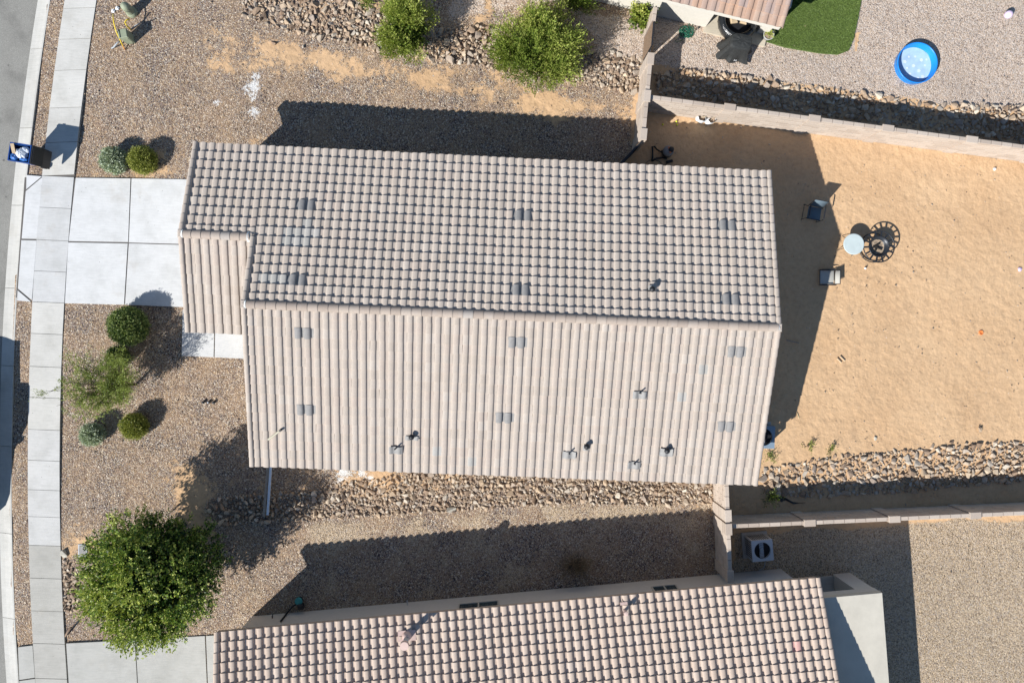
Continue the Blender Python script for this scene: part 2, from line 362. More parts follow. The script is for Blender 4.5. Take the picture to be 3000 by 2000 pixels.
def build_ground():
    ax = np.concatenate([[-400, -150, -70, -40, -30], np.arange(-24.5, 25, .15), [30, 40, 70, 150, 400]])
    ay = np.concatenate([[-400, -150, -70, -40, -25], np.arange(-17, 17.5, .15), [25, 40, 70, 150, 400]])
    X, Y = np.meshgrid(ax, ay); nx, ny = len(ax), len(ay)
    brown = np.maximum(poly_mask(X, Y, PX((-900, -1500), (1985, -1500), (1900, 60), (1862, 450), (1700, 600), (1700, 1300), (2100, 1380), (2125, 1500), (2160, 1720), (2160, 3500), (-900, 3500)), .3), 0)
    dirt = [((560, 60), (760, 90), (900, 125), (1010, 145), (1150, 175), (1300, 190), (1460, 230), (1560, 250), (1700, 258), (1880, 285), (1870, 365), (1720, 365), (1500, 350), (1330, 310), (1180, 275), (1000, 235), (860, 195), (720, 160), (600, 120)),
            ((515, 1340), (600, 1390), (640, 1470), (610, 1560), (540, 1570), (505, 1470)), ((660, 1360), (1010, 1370), (1120, 1400), (960, 1470), (800, 1480), (640, 1430)),
            ((190, 1560), (255, 1555), (262, 1600), (200, 1610)),
            ((2020, 1460), (2110, 1450), (2110, 1500), (2040, 1490)), ((400, 470), (480, 440), (480, 500), (420, 525), (340, 528), (280, 520)),
            ((630, 170), (710, 200), (690, 230), (600, 210)), ((540, 400), (700, 390), (780, 400), (730, 430), (560, 425)), ((1100, 1395), (1330, 1400), (1250, 1440), (1130, 1450)),
            ((1280, 60), (1420, 40), (1450, 90), (1300, 110)), ((830, 5), (1110, 0), (1130, 40), (1000, 35))]
    for d in dirt: brown = brown * (1 - .55 * poly_mask(X, Y, PX(*d), 1.0))
    tan = poly_mask(X, Y, PX((1915, -1500), (5000, -1500), (5000, 460), (3000, 330), (2860, 325), (2620, 290), (2400, 260), (2200, 235), (2010, 205), (1912, 190)), .3)
    tan = np.maximum(tan, .9 * poly_mask(X, Y, PX((1660, 20), (1912, 60), (1900, 175), (1740, 175), (1730, 110)), .3))
    tan = np.maximum(tan, .75 * poly_mask(X, Y, PX((1280, -400), (1700, -400), (1660, 10), (1480, 50), (1300, 70)), .4))
    tan *= 1 - .9 * poly_mask(X, Y, PX((2500, 95), (2524, 90), (2520, 130), (2505, 165)), .06)
    pale = poly_mask(X, Y, PX((2150, 1560), (5000, 1400), (5000, 3500), (2150, 3500)), .3)
    pale = np.maximum(pale, .50 * poly_mask(X, Y, PX((600, 1900), (700, 1700), (950, 1580), (1300, 1530), (2110, 1490), (2110, 1640), (1300, 1780), (760, 1840)), .5))
    pale = np.maximum(pale, .58 * poly_mask(X, Y, PX((860, 1520), (1300, 1480), (2110, 1440), (2110, 1560), (1300, 1600), (900, 1640)), .4))
    white = np.zeros(X.shape)
    for (a, b, r) in ((745, 252, .45), (752, 222, .25), (742, 287, .25), (745, 328, .34), (722, 263, .26), (636, 300, .22), (1010, 1382, .5), (1060, 1385, .34), (1085, 1400, .22), (995, 1405, .22), (636, 1000, .01)):
        c = W(a, b); white = np.maximum(white, np.clip(1.0 - np.hypot(X - c.x, Y - c.y) / r, 0, 1) * 1.1)
    rs = np.random.default_rng(3); Z = np.zeros(X.shape)
    for k in range(14):
        a = rs.uniform(0, 6.28); f = rs.uniform(.5, 3.2); Z += .010 / f * np.sin((X * math.cos(a) + Y * math.sin(a)) * f + rs.uniform(0, 6))
    Z = np.minimum(Z - .012, .004)
    Z = np.where(X < curbR(np.clip(Y, -60, 60)) - .12, -.30, Z)
    V = np.stack([X, Y, Z], -1).reshape(-1, 3); i = np.arange(nx * ny).reshape(ny, nx)
    F = np.stack([i[:-1, :-1], i[:-1, 1:], i[1:, 1:], i[1:, :-1]], -1).reshape(-1, 4)
    me = np_mesh('ground', V, F, M['ground'], smooth=True)
    ca = me.attributes.new('zone', 'FLOAT_COLOR', 'POINT')
    ca.data.foreach_set('color', np.stack([brown, tan, pale, np.ones(X.shape)], -1).astype(np.float32).ravel())
    wa = me.attributes.new('white', 'FLOAT', 'POINT'); wa.data.foreach_set('value', white.astype(np.float32).ravel())
    tag(link('ground', me), 'gravel and sandy desert ground of the house lots', kind='structure')
build_ground()

def strip(name, fl, fr, z, ys, mat):
    v = []; f = []
    for y in ys: v += [(fl(y), y, z), (fr(y), y, z)]
    for i in range(len(ys) - 1): f.append((2 * i, 2 * i + 1, 2 * i + 3, 2 * i + 2))
    return link(name, mesh(name, v, f, mat))
tag(strip('road', lambda y: curbR(y) - 9.5, lambda y: curbR(y) - .50, -.125, np.linspace(-60, 60, 80), M['asphalt']), 'worn grey asphalt street along the kerb', kind='structure')

def colour(o, c): o.color = (*c, 1); return o
kerb = tag(thing('kerb', None, None), 'pale concrete kerb and gutter along the street', kind='structure'); del_keys = None
ys = [W(60, y).y for y in (-500, -330, -100, 139, 373, 601, 845, 1073, 1309, 1564, 1813, 2060, 2300, 2560)]
KPROF = [(-.545, -.20), (-.545, -.118), (-.36, -.085), (-.18, -.035), (-.06, .006), (0, .012), (0, -.20)]
for a, b in zip(ys[:-1], ys[1:]):
    v = []; f = []; n = 6; yy = np.linspace(a - .008, b + .008, n); k = len(KPROF)
    for y in yy: v += [(curbR(y) + u, y, z) for u, z in KPROF]
    for i in range(n - 1):
        for j in range(k - 1): f.append((i * k + j, i * k + j + 1, (i + 1) * k + j + 1, (i + 1) * k + j))
    f += [tuple(range(k)), tuple(range((n - 1) * k, n * k))[::-1]]
    g = random.uniform(.93, 1.03); colour(link('kerb_segment', mesh('kerb_segment', v, f, M['concrete']), kerb), (.52 * g, .505 * g, .465 * g))

def slab(name, parent, pts, z, col, world=False, inset=.008):
    P = [Vector((*p, 0)) for p in pts] if world else [W(*p) for p in pts]
    c = sum(P, Vector()) / len(P); Q = [(p + (c - p).normalized() * inset * 1.4)[:2] for p in P]
    b = MB().prism(Q, -.09, z)
    return colour(b.build(name, M['concrete'], parent), col)
walk = tag(thing('sidewalk', None, None), 'pale concrete sidewalk of square panels beside the street', kind='structure')
jf = strip('joint_filler', swL, swR, .010, np.linspace(-26, 26, 60), plain('joint_dark', (.12, .11, .10), .95)); jf.parent = walk
jy = [W(160, y).y for y in (-480, -380, -275, -170, -72, 25, 116, 208, 318.5, 420.5, 517, 609.5, 704.5, 796, 886.5, 979, 1075.5, 1166, 1259.5, 1349.5, 1435.5, 1514, 1597.5, 1693.5, 1789, 1884, 1986, 2090, 2190, 2300)]
for i, (a, b) in enumerate(zip(jy[:-1], jy[1:])):
    y0, y1 = a, b; top = .030 + (i % 3) * .002
    g = random.uniform(.95, 1.04); c = (.56, .545, .505)
    if 10 <= i <= 13: c = (.56, .558, .545)
    if 18 <= i <= 21: c = (.565, .555, .53)
    if i >= 22: c = (.43, .415, .375)
    slab('walk_panel', walk, [(swL(y0), y0), (swR(y0), y0 + .10), (swR(y1), y1 + .10), (swL(y1), y1)] if i < 10 else [(swL(y0), y0), (swR(y0), y0), (swR(y1), y1), (swL(y1), y1)], top, tuple(x * g for x in c), world=True)
drive = tag(thing('driveway', None, None), 'bright concrete driveway of the middle house', kind='structure')
for q in ([(79, 513), (125, 517), (78, 556)], [(126, 519), (109, 701), (65, 700), (77, 560)], [(109, 704), (95, 880), (54, 846), (64, 703)], [(53, 850), (93, 884), (51, 881)],
          [(223, 521), (384, 523), (377, 710), (202, 707)], [(386, 523), (668, 528), (668, 719), (378, 711)], [(201, 710), (376, 713), (365, 893), (191, 889)], [(378, 713), (668, 721), (668, 905), (367, 893)]):
    g = random.uniform(.98, 1.03); slab('drive_slab', drive, q, .033, (.60 * g, .60 * g, .59 * g))
for q in ([(73, 520), (668, 535), (668, 900), (47, 872)],):
    MB().prism([tuple(W(*p)[:2]) for p in q], -.05, .014).build('joint_filler', bpy.data.materials['joint_dark'], drive)
path = tag(thing('entry_path', None, None), 'white concrete entry path beside the garage', kind='structure')
for q in ([(536, 906), (630, 908), (627, 1047), (533, 1043)], [(632, 908), (840, 915), (840, 1056), (629, 1047)]):
    slab('path_slab', path, q, .034, (.59, .59, .58))
ndrive = tag(thing('driveway', None, None), 'grey concrete driveway of the house at the bottom', kind='structure')
for q in ([(54, 1893), (97, 1888), (104, 1983), (58, 1990)], [(58, 1992), (104, 1985), (130, 2300), (75, 2300)], [(195, 1882), (396, 1872), (420, 2300), (222, 2300)], [(398, 1872), (601, 1860), (620, 2300), (422, 2300)], [(604, 1860), (790, 1850), (800, 2300), (622, 2300)]):
    slab('drive_slab', ndrive, q, .032, (.44, .43, .395))

# ------------------------------------------------------------------ roofs
TP, TH = .3057, .046                       # tile pitch, barrel height
def tile_profile():
    pr = []
    for a in (180, 163, 140, 115, 90, 65, 40, 17, 0):                 # squarish barrel: steep sides, flat crown
        c, s = math.cos(R(a)), math.sin(R(a)); pr.append((.335 + .33 * math.copysign(abs(c) ** .8, c), TH * abs(s) ** .75))
    pr += [(.72, -.002), (.86, -.003), (1.02, .008)]
    return pr
PR = tile_profile(); NP_ = len(PR)
def tile_arrays(p, d, zs=1.0, lf=.040):
    """one S tile: x across, y up the slope from its butt, z out of the roof"""
    L = d + .06; v = []
    for y, lift, sh in ((0, lf, 1.0), (L, .002, .95)):
        v += [((u if u > .67 else .335 + (u - .335) * sh) * p, y, z * zs + lift) for u, z in PR]
    v += [(u * p, 0, z * zs + lf) for u, z in PR] + [(u * p, .004, max(-.012, z * zs - .012)) for u, z in PR]
    f = [(i, i + 1, NP_ + i + 1, NP_ + i) for i in range(NP_ - 1)]
    f += [(3 * NP_ + i, 3 * NP_ + i + 1, 2 * NP_ + i + 1, 2 * NP_ + i) for i in range(NP_ - 1)]
    return np.array(v), np.array(f)
TILE_CACHE = {}
def tile_mesh(p, d, mat, zs=1.0, lf=.040):
    k = (round(p, 4), round(d, 4), mat.name, zs, lf)
    if k not in TILE_CACHE:
        V, F = tile_arrays(p, d, zs, lf); me = np_mesh('tile', V, F, mat, np.zeros(len(V)), smooth=True); TILE_CACHE[k] = me
    return TILE_CACHE[k]

def slope(parent, P0, ax, up, nc, nr, p, d, mat, single, skip=lambda c, r: False, name='tile', zs=1.0, lf=.040):
    """tiles of one roof plane; single(c,r) chooses those that are objects of their own, the rest is one part"""
    ax = Vector(ax).normalized(); up = Vector(up).normalized(); n = ax.cross(up); V, F = tile_arrays(p, d, zs, lf)
    Vs, Fs, Ts = [], [], []; off = 0; me = tile_mesh(p, d, mat, zs, lf)
    for r in range(nr):
        for c in range(nc):
            if skip(c, r): continue
            jx, jy, jr = random.gauss(0, .003), random.gauss(0, .004), random.gauss(0, .004)
            o = Vector(P0) + ax * (c * p + jx) + up * (r * d + jy) + n * random.uniform(0, .003)
            B = Matrix((ax, up, n)).transposed().to_4x4() @ Matrix.Rotation(jr, 4, 'Z'); B.translation = o
            if single(c, r): link(name, me, parent, B)
            else:
                A = np.array(B); Vs.append(V @ A[:3, :3].T + A[:3, 3]); Fs.append(F + off); off += len(V); Ts.append(np.full(len(V), random.random()))
    if Vs: tag(link('roof_tiles', np_mesh('roof_tiles', np.concatenate(Vs), np.concatenate(Fs), mat, np.concatenate(Ts), smooth=True), parent), kind='stuff')

def bar_mesh(name, prof, L, mat, taper=.93, lift=.02):
    """a moulded tile with the profile (x,z), long axis y, butt at y=0"""
    n = len(prof); v = []
    for y, s, l in ((0, 1, lift), (L, taper, 0)): v += [(x * s, y, z * s + l) for x, z in prof]
    v += [(x, 0, z + lift) for x, z in prof] + [(x * .9, .003, z * .88 + lift - .012) for x, z in prof]
    f = [(i, i + 1, n + i + 1, n + i) for i in range(n - 1)] + [(3 * n + i, 3 * n + i + 1, 2 * n + i + 1, 2 * n + i) for i in range(n - 1)]
    return mesh(name, v, f, mat, True, 0.0)
RAKE = [(-.105, -.17), (-.10, .03), (-.075, .07), (-.03, .09), (.03, .088), (.072, .06), (.09, .0)]
RIDGE = [(.15 * math.cos(R(a)), .115 * math.sin(R(a))) for a in (180, 160, 135, 110, 90, 70, 45, 20, 0)]

def rake_line(parent, A, B, outward, nr, mat, name='rake_tile'):
    """rake tiles from eave point A up to B; outward = horizontal vector away from the roof"""
    A, B = Vector(A), Vector(B); up = (B - A).normalized(); d = (B - A).length / nr; out = Vector(outward).normalized()
    x = -out; n = x.cross(up); flip = n.z < 0
    if flip: n = -n
    me = bar_mesh(name, RAKE, d + .05, mat)
    if flip: me.flip_normals()
    for r in range(nr):
        B4 = Matrix((x, up, n)).transposed().to_4x4(); B4.translation = A + up * (r * d) + n * .02
        link(name, me, parent, B4)
def ridge_line(parent, A, B, k, mat, name='ridge_tile'):
    A, B = Vector(A), Vector(B); u = (B - A).normalized(); d = (B - A).length / k; me = bar_mesh(name, RIDGE, d + .04, mat, .95, .012)
    x = u.cross(Vector((0, 0, 1))).normalized(); n = x.cross(u)
    for i in range(k):
        B4 = Matrix((x, u, n)).transposed().to_4x4(); B4.translation = A + u * (i * d); link(name, me, parent, B4)

# ---- the middle house (world-aligned)
ZE, ZR, XR, XL, XF, YT, YB, YFB = 2.29, 3.73, 9.56, -8.26, -10.65, 6.33, -4.76, -.21
YR, YFR = (YT + YB) / 2, (YT + YFB) / 2; SL = (ZR - ZE) / (YT - YR); ZFR = ZE + SL * (YT - YFR)
hc = Vector((0, YR, 0))
house = thing('middle_house', 'large single-storey house with tan barrel-tile gable roof in the centre', 'house', hc)
L_ = lambda x, y, z: Vector((x, y, z)) - hc
upN = Vector((0, -1, SL)).normalized(); upS = Vector((0, 1, SL)).normalized()
nN = Vector((0, SL, 1)).normalized(); nS = Vector((0, -SL, 1)).normalized()
DZ = .085                                    # roof deck lies this far below the tile crowns
NR = 17; slopelen = math.hypot(YT - YR, ZR - ZE); D_ = slopelen / (NR + .1)
roof = thing('roof', None, None); roof.parent = house
RW = .17                                     # width of the rake tile
# deck
def deck(name, pts, parent, mat, t=.05):
    P = [Vector(p) for p in pts]; n = (P[1] - P[0]).cross(P[2] - P[0]).normalized()
    if n.z < 0: P = P[::-1]; n = -n
    k = len(P); v = [p for p in P] + [p - n * t for p in P]
    return link(name, mesh(name, v, [tuple(range(k)), tuple(range(k, 2 * k))[::-1]] + [(i, (i + 1) % k + 0, (i + 1) % k + k, i + k)[::-1] for i in range(k)], mat), parent)
zt = lambda y: ZE + SL * min(YT - y, y - YB) - DZ
ztf = lambda y: ZE + SL * min(YT - y, y - YFB) - DZ
deck('roof_deck', [L_(XL + .03, YT - .03, zt(YT)), L_(XR - .03, YT - .03, zt(YT)), L_(XR - .03, YR, zt(YR)), L_(XL + .03, YR, zt(YR))], roof, M['underlay'])
deck('roof_deck', [L_(XL + .03, YB + .03, zt(YB)), L_(XR - .03, YB + .03, zt(YB)), L_(XR - .03, YR, zt(YR)), L_(XL + .03, YR, zt(YR))], roof, M['underlay'])
deck('roof_deck', [L_(XF + .03, YT - .03, ztf(YT)), L_(XL + .02, YT - .03, ztf(YT)), L_(XL + .02, YFR, ztf(YFR)), L_(XF + .03, YFR, ztf(YFR))], roof, M['underlay'])
deck('roof_deck', [L_(XF + .03, YFB + .03, ztf(YFB)), L_(XL + .25, YFB + .03, ztf(YFB)), L_(XL + .25, YFR, ztf(YFR)), L_(XF + .03, YFR, ztf(YFR))], roof, M['underlay'])
# vents: pairs of grey hoods (photo positions) with the tiles under them left out
VENT_N = [(897, 600), (1520, 632), (2130, 658), (873, 811), (1512, 845), (2143, 872)]
VENT_S = [(884, 982), (1522, 1010), (2152, 1036), (890, 1199), (1485, 1221), (2123, 1249)]
def on_slope(px, py, south):
    z = 3.0
    for _ in range(6):
        p = W(px, py, z); z = ZE + SL * ((p.y - YB) if south else (YT - p.y)) - DZ + .05
    return p
ncM = 57; p_ = (XR - XL - 2 * RW + .03) / ncM
x0N = XR - RW; x0S = XL + RW
nfc = 8
vent_cells_n, vent_cells_s = set(), set(); vents = []
for (px, py) in VENT_N:
    q = on_slope(px, py, False); c = round((x0N - q.x) / p_) - 1; r = int((YT - q.y) / math.cos(math.atan(SL)) / D_)
    vent_cells_n |= {(c, r), (c + 1, r)}; vents.append((False, c, r))
for (px, py) in VENT_S:
    q = on_slope(px, py, True); c = round((q.x - x0S) / p_) - 1; r = int((q.y - YB) / math.cos(math.atan(SL)) / D_)
    vent_cells_s |= {(c, r), (c + 1, r)}; vents.append((True, c, r))
P0N = L_(x0N, YT, ZE - DZ); P0S = L_(x0S, YB, ZE - DZ)
# upper (shaded) plane of the main roof and of the front wing: coplanar
slope(roof, P0N, (-1, 0, 0), upN, ncM, NR, p_, D_, M['tile'], lambda c, r: r >= 14 and c < 57 and (c + r) % 1 == 0, lambda c, r: (c, r) in vent_cells_n, zs=.92, lf=.062)
slope(roof, P0S, (1, 0, 0), upS, ncM, NR, p_, D_, M['tile'], lambda c, r: r >= 15, lambda c, r: (c, r) in vent_cells_s, lf=.052)
xw = XL + RW - .03                            # the front wing's upper plane runs on into the main plane
NRF = 10; sf = math.hypot(YT - YFR, ZFR - ZE); DF = sf / (NRF - .1)
wing_n = int(round((xw - (XF + RW)) / p_)); pw = (xw - (XF + RW)) / wing_n
slope(roof, L_(xw, YT, ZE - DZ), (-1, 0, 0), upN, wing_n, NRF, pw, DF, M['tile'], lambda c, r: False, zs=.92, lf=.062)
wing_s = int(round((XL + .25 - (XF + RW)) / p_)); ps = (XL + .25 - (XF + RW)) / wing_s
slope(roof, L_(XF + RW, YFB, ZE - DZ), (1, 0, 0), upS, wing_s, NRF, ps, DF, M['tile'], lambda c, r: False)
rake_line(roof, L_(XR - .09, YT, ZE - DZ), L_(XR - .09, YR, ZR - DZ), (1, 0, 0), NR, M['tile'])
rake_line(roof, L_(XR - .09, YB, ZE - DZ), L_(XR - .09, YR, ZR - DZ), (1, 0, 0), NR, M['tile'])
rake_line(roof, L_(XL + .09, YB, ZE - DZ), L_(XL + .09, YR, ZR - DZ), (-1, 0, 0), NR, M['tile'])
rake_line(roof, L_(XL + .09, YFR - .02, ZFR - DZ), L_(XL + .09, YR, ZR - DZ), (-1, 0, 0), 6, M['tile'])
rake_line(roof, L_(XF + .09, YT, ZE - DZ), L_(XF + .09, YFR, ZFR - DZ), (-1, 0, 0), NRF, M['tile'])
rake_line(roof, L_(XF + .09, YFB, ZE - DZ), L_(XF + .09, YFR, ZFR - DZ), (-1, 0, 0), NRF, M['tile'])
ridge_line(roof, L_(XR - .12, YR, ZR - .075), L_(XL + .12, YR, ZR - .075), 52, M['ridge'])
ridge_line(roof, L_(XL - .03, YFR, ZFR - .075), L_(XF + .12, YFR, ZFR - .075), 7, M['ridge'])
def end_cap(x, y, z, s, big=1.0):
    b = MB(); pr = [(.155 * big * math.cos(R(a)), .125 * big * math.sin(R(a))) for a in range(180, -1, -20)]
    n = len(pr); v = [L_(x, y + u, z + h) for u, h in pr] + [L_(x + s * .075, y + u * .9, z + h * .82) for u, h in pr]
    b.add(v, [(i, i + 1, n + i + 1, n + i) for i in range(n - 1)] + [tuple(range(n)), tuple(range(n, 2 * n))[::-1]])
    b.build('ridge_end_cap', M['mortar'], roof)
    MB().box(L_(x + s * .10, y, z + .03), (.14, .27, .12), bev=.02).build('apex_tile', M['tile'], roof)
end_cap(XR - .16, YR, ZR - .075, 1); end_cap(XL + .16, YR, ZR - .075, -1); end_cap(XF + .16, YFR, ZFR - .075, -1); end_cap(XL - .10, YFR, ZFR - .085, 1, 1.15)
# fascia and walls
for (a, b_) in (((XL, YT - .06), (XR, YT - .06)), ((XL, YB + .06), (XR, YB + .06)), ((XF, YT - .06), (XL, YT - .06)), ((XF, YFB + .06), (XL, YFB + .06))):
    MB().box(L_((a[0] + b_[0]) / 2, a[1], ZE - DZ - .13), (b_[0] - a[0] - .1, .04, .16)).build('fascia', M['fascia'], house)
def gable_wall(x, ya, yb, za, name='gable_wall'):
    ym = (ya + yb) / 2; zz = lambda y: ZE + SL * min(YT - y, y - YB)
    return x
OV = .42
wl = MB()
def wall_prism(b, x0, x1, y0, y1, yr, e0, ztop):
    """a gabled body: walls up to the deck"""
    zE_ = lambda y: ztop - SL * abs(y - yr)
    pts = [(y0, 0), (y1, 0), (y1, zE_(y1)), (yr, ztop), (y0, zE_(y0))]
    v = [L_(x0, y, z) for y, z in pts] + [L_(x1, y, z) for y, z in pts]; k = 5
    b.add(v, [tuple(range(k))[::-1], tuple(range(k, 2 * k))] + [(i, (i + 1) % k, k + (i + 1) % k, k + i) for i in range(k)])
wall_prism(wl, XL + OV, XR - OV, YB + OV, YT - OV, YR, 0, ZR - DZ - .06)
wl.build('wall', M['stucco'], house)
wf = MB(); wall_prism(wf, XF + OV, XL + OV - .01, YFB + .5, YT - OV - .004, YFR, 0, ZFR - DZ - .06); wf.build('wing_wall', M['stucco'], house)
g_ = MB().box(L_(XF + OV - .02, (YT + YFB) / 2 + .3, 1.06), (.06, 4.9, 2.12)).build('garage_door', M['frame'], house)
for k in range(4): MB().box((XF + OV - .06 - hc.x, (YT + YFB) / 2 + .3 - hc.y, .27 + k * .53), (.03, 4.8, .49), bev=.01).build('door_panel', M['stucco3'], g_)
MB().box(L_(XR - OV + .02, 2.6, 1.02), (.05, 1.8, 2.04)).build('patio_door', M['glass'], house)
# vents
def hood(parent, base, ax, up, p, d, tag_n):
    """grey half-round hood over one tile"""
    n = Vector(ax).cross(Vector(up)).normalized(); ax = Vector(ax); up = Vector(up); b = MB(); v = []; k = 9
    prof = [(p * (.335 + .37 * math.cos(R(a))), .004 + .085 * math.sin(R(a)) ** .7) for a in np.linspace(180, 0, k)]
    for y, s in ((-.03, 1), (d * 1.04, 1)): v += [base + ax * (u * s) + up * y + n * (h * s + .025) for u, h in prof]
    f = [(i, i + 1, k + i + 1, k + i) for i in range(k - 1)] + [tuple(range(k, 2 * k))]
    b.add(v, f)
    return b
for south, c, r in vents:
    ax = Vector((1, 0, 0)) if south else Vector((-1, 0, 0)); up = upS if south else upN; P0 = P0S if south else P0N
    n = ax.cross(up); b0 = P0 + ax * (c * p_) + up * (r * D_)
    pan = MB(); q = [b0 + ax * (-.03), b0 + ax * (2 * p_ + .10), b0 + ax * (2 * p_ + .10) + up * D_, b0 + ax * (-.03) + up * D_]
    pan.add([x + n * .026 for x in q] + [x for x in q], [(0, 1, 2, 3), (4, 5, 1, 0), (5, 6, 2, 1), (7, 4, 0, 3)])
    vn = pan.build('roof_vent', M['flash'], roof)
    for kk in (0, 1): hood(vn, b0 + ax * (kk * p_), ax, up, p_, D_, kk).build('hood', M['ventgrey'], vn)
# weathered grey tiles, set a hair above their neighbours
gv = M['flash']
M['tile_grey'] = tile_mat('roof_tile_grey', [(0, (.37, .355, .325)), (.5, (.42, .40, .365)), (1, (.45, .425, .39))])
me_g = tile_mesh(p_, D_, M['tile_grey'], .92, .062); me_gs = tile_mesh(p_, D_, M['tile_grey'], 1.0, .052)
def grey_tile(px, py, south):
    q = on_slope(px, py, south)
    if south: ax, up, P0 = Vector((1, 0, 0)), upS, P0S; c = int((q.x - x0S) / p_); r = int((q.y - YB) / math.cos(math.atan(SL)) / D_)
    else: ax, up, P0 = Vector((-1, 0, 0)), upN, P0N; c = int((x0N - q.x) / p_); r = int((YT - q.y) / math.cos(math.atan(SL)) / D_)
    n = ax.cross(up); B4 = Matrix((ax, up, n)).transposed().to_4x4(); B4.translation = P0 + ax * (c * p_) + up * (r * D_) + n * .006
    link('tile', me_gs if south else me_g, roof, B4)
for q in ((845, 678), (870, 682), (898, 650), (898, 680), (924, 682), (840, 705), (866, 708), (893, 712), (780, 806), (806, 810), (828, 812)): grey_tile(*q, False)
for q in ((1995, 1160), (2060, 1090), (1270, 1330), (1395, 1340)): grey_tile(*q, True)
# plumbing pipes with lead flashings
def pipe(px, py, south=True, h=.22, cap=False, fl=(2, 1), off=(0, 0)):
    q = on_slope(px, py, south) - hc; ax = Vector((1, 0, 0)); up = upS if south else upN; n = nS if south else nN
    f = MB(); w_, l_ = fl[0] * .23, fl[1] * .26; k = 10
    v = []
    for j in (0, 1):
        for i in range(k + 1):
            u = -w_ / 2 + w_ * i / k; hh = .055 + .028 * math.sin((q.x + u - x0S + hc.x) / p_ * 2 * math.pi)
            v.append(q + ax * u + up * (-l_ * .75 + l_ * j) + n * (hh + .006))
    f.add(v, [(i, i + 1, k + 2 + i, k + 1 + i) for i in range(k)])
    pp = MB().tube([q, q + Vector((0, 0, h))], .026, 8).build('vent_pipe', M['pipe_black'] if not cap else M['flash'], roof, False)
    f.build('flashing', M['flash'], pp)
    if cap:
        MB().lathe([(.0, h + .10), (.09, h + .07), (.10, h + .02), (.085, h - .02)], 12, q).build('cap', M['pipe_black'], pp, True)
pipe(1160, 1312, h=.28); pipe(1667, 1326, h=.24); pipe(1857, 1356, h=.22); pipe(1873, 1150, h=.26)
pipe(1207, 1278, h=.14, cap=True, fl=(2, .6)); pipe(1717, 1306, h=.14, cap=True, fl=(1, .7)); pipe(1951, 1318, h=.14, cap=True, fl=(2, 1.1)); pipe(1908, 848, False, h=.14, cap=True, fl=(1, .6))
a_, b_ = on_slope(788, 1284, True) - hc + nS * .10, on_slope(824, 1257, True) - hc + nS * .10
pp = MB().tube([a_, b_, b_ - nS * .1], .035, 8).build('vent_pipe', M['pipe_pale'], roof); tag(pp, 'pale pipe lying along the tiles')
MB().tube([b_ + nS * .04, b_ - nS * .10], .04, 8).build('tip_shadow_stub', M['pipe_black'], pp)  # black stub modelled in place of the shadow at the pipe's tip

# ---- lower neighbour house
ZN = 2.40; NA = math.atan(.1235); c0 = Vector((-9.19, -10.54, 0))
nb = thing('neighbour_house', 'pinkish tile-roofed house along the bottom edge with flat patio cover', 'house', c0, NA)
WN, DN, SN = 21.24, 11.0, .26                 # width, depth, pitch
nroof = thing('roof', None, None); nroof.parent = nb
nyr = -DN / 2; nzr = ZN + SN * DN / 2; upa = Vector((0, -1, SN)).normalized(); upb = Vector((0, 1, SN)).normalized()
deck('roof_deck', [(.03, -.03, ZN - DZ), (WN - .03, -.03, ZN - DZ), (WN - .03, nyr, nzr - DZ), (.03, nyr, nzr - DZ)], nroof, M['underlay'])
deck('roof_deck', [(.03, -DN + .03, ZN - DZ), (WN - .03, -DN + .03, ZN - DZ), (WN - .03, nyr, nzr - DZ), (.03, nyr, nzr - DZ)], nroof, M['underlay'])
ncN = 69; pN = (WN - 2 * RW + .03) / ncN; NRN = 17; dN = math.hypot(DN / 2, SN * DN / 2) / (NRN + .1)
slope(nroof, (WN - RW, 0, ZN - DZ), (-1, 0, 0), upa, ncN, NRN, pN, dN, M['tile2'], lambda c, r: r <= 3 or (r == 4 and c > 40), zs=1.5, lf=.055)
slope(nroof, (RW, -DN, ZN - DZ), (1, 0, 0), upb, ncN, NRN, pN, dN, M['tile2'], lambda c, r: False)
for xx, ou in ((WN - .09, 1), (.09, -1)):
    rake_line(nroof, (xx, 0, ZN - DZ), (xx, nyr, nzr - DZ), (ou, 0, 0), NRN, M['tile2']); rake_line(nroof, (xx, -DN, ZN - DZ), (xx, nyr, nzr - DZ), (ou, 0, 0), NRN, M['tile2'])
ridge_line(nroof, (WN - .1, nyr, nzr - .07), (.1, nyr, nzr - .07), 60, M['ridge'])
inv = Matrix.Rotation(-NA, 4, 'Z') @ Matrix.Translation(-c0)
NL = lambda px, py, z=0: inv @ W(px, py, z)
b = MB(); k = 5; NO = .43
pts = [(-NO, 0), (-DN + NO, 0), (-DN + NO, ZN - DZ - .06 + SN * NO), (nyr, nzr - DZ - .06), (-NO, ZN - DZ - .06 + SN * NO)]
v = [(NO, y, z) for y, z in pts] + [(WN - NO, y, z) for y, z in pts]
b.add(v, [tuple(range(k)), tuple(range(k, 2 * k))[::-1]] + [(i, (i + 1) % k, k + (i + 1) % k, k + i)[::-1] for i in range(k)]); b.build('wall', M['stucco2'], nb)
MB().box((WN / 2, -.05, ZN - DZ - .13), (WN - .1, .04, .15)).build('fascia', M['fascia'], nb)
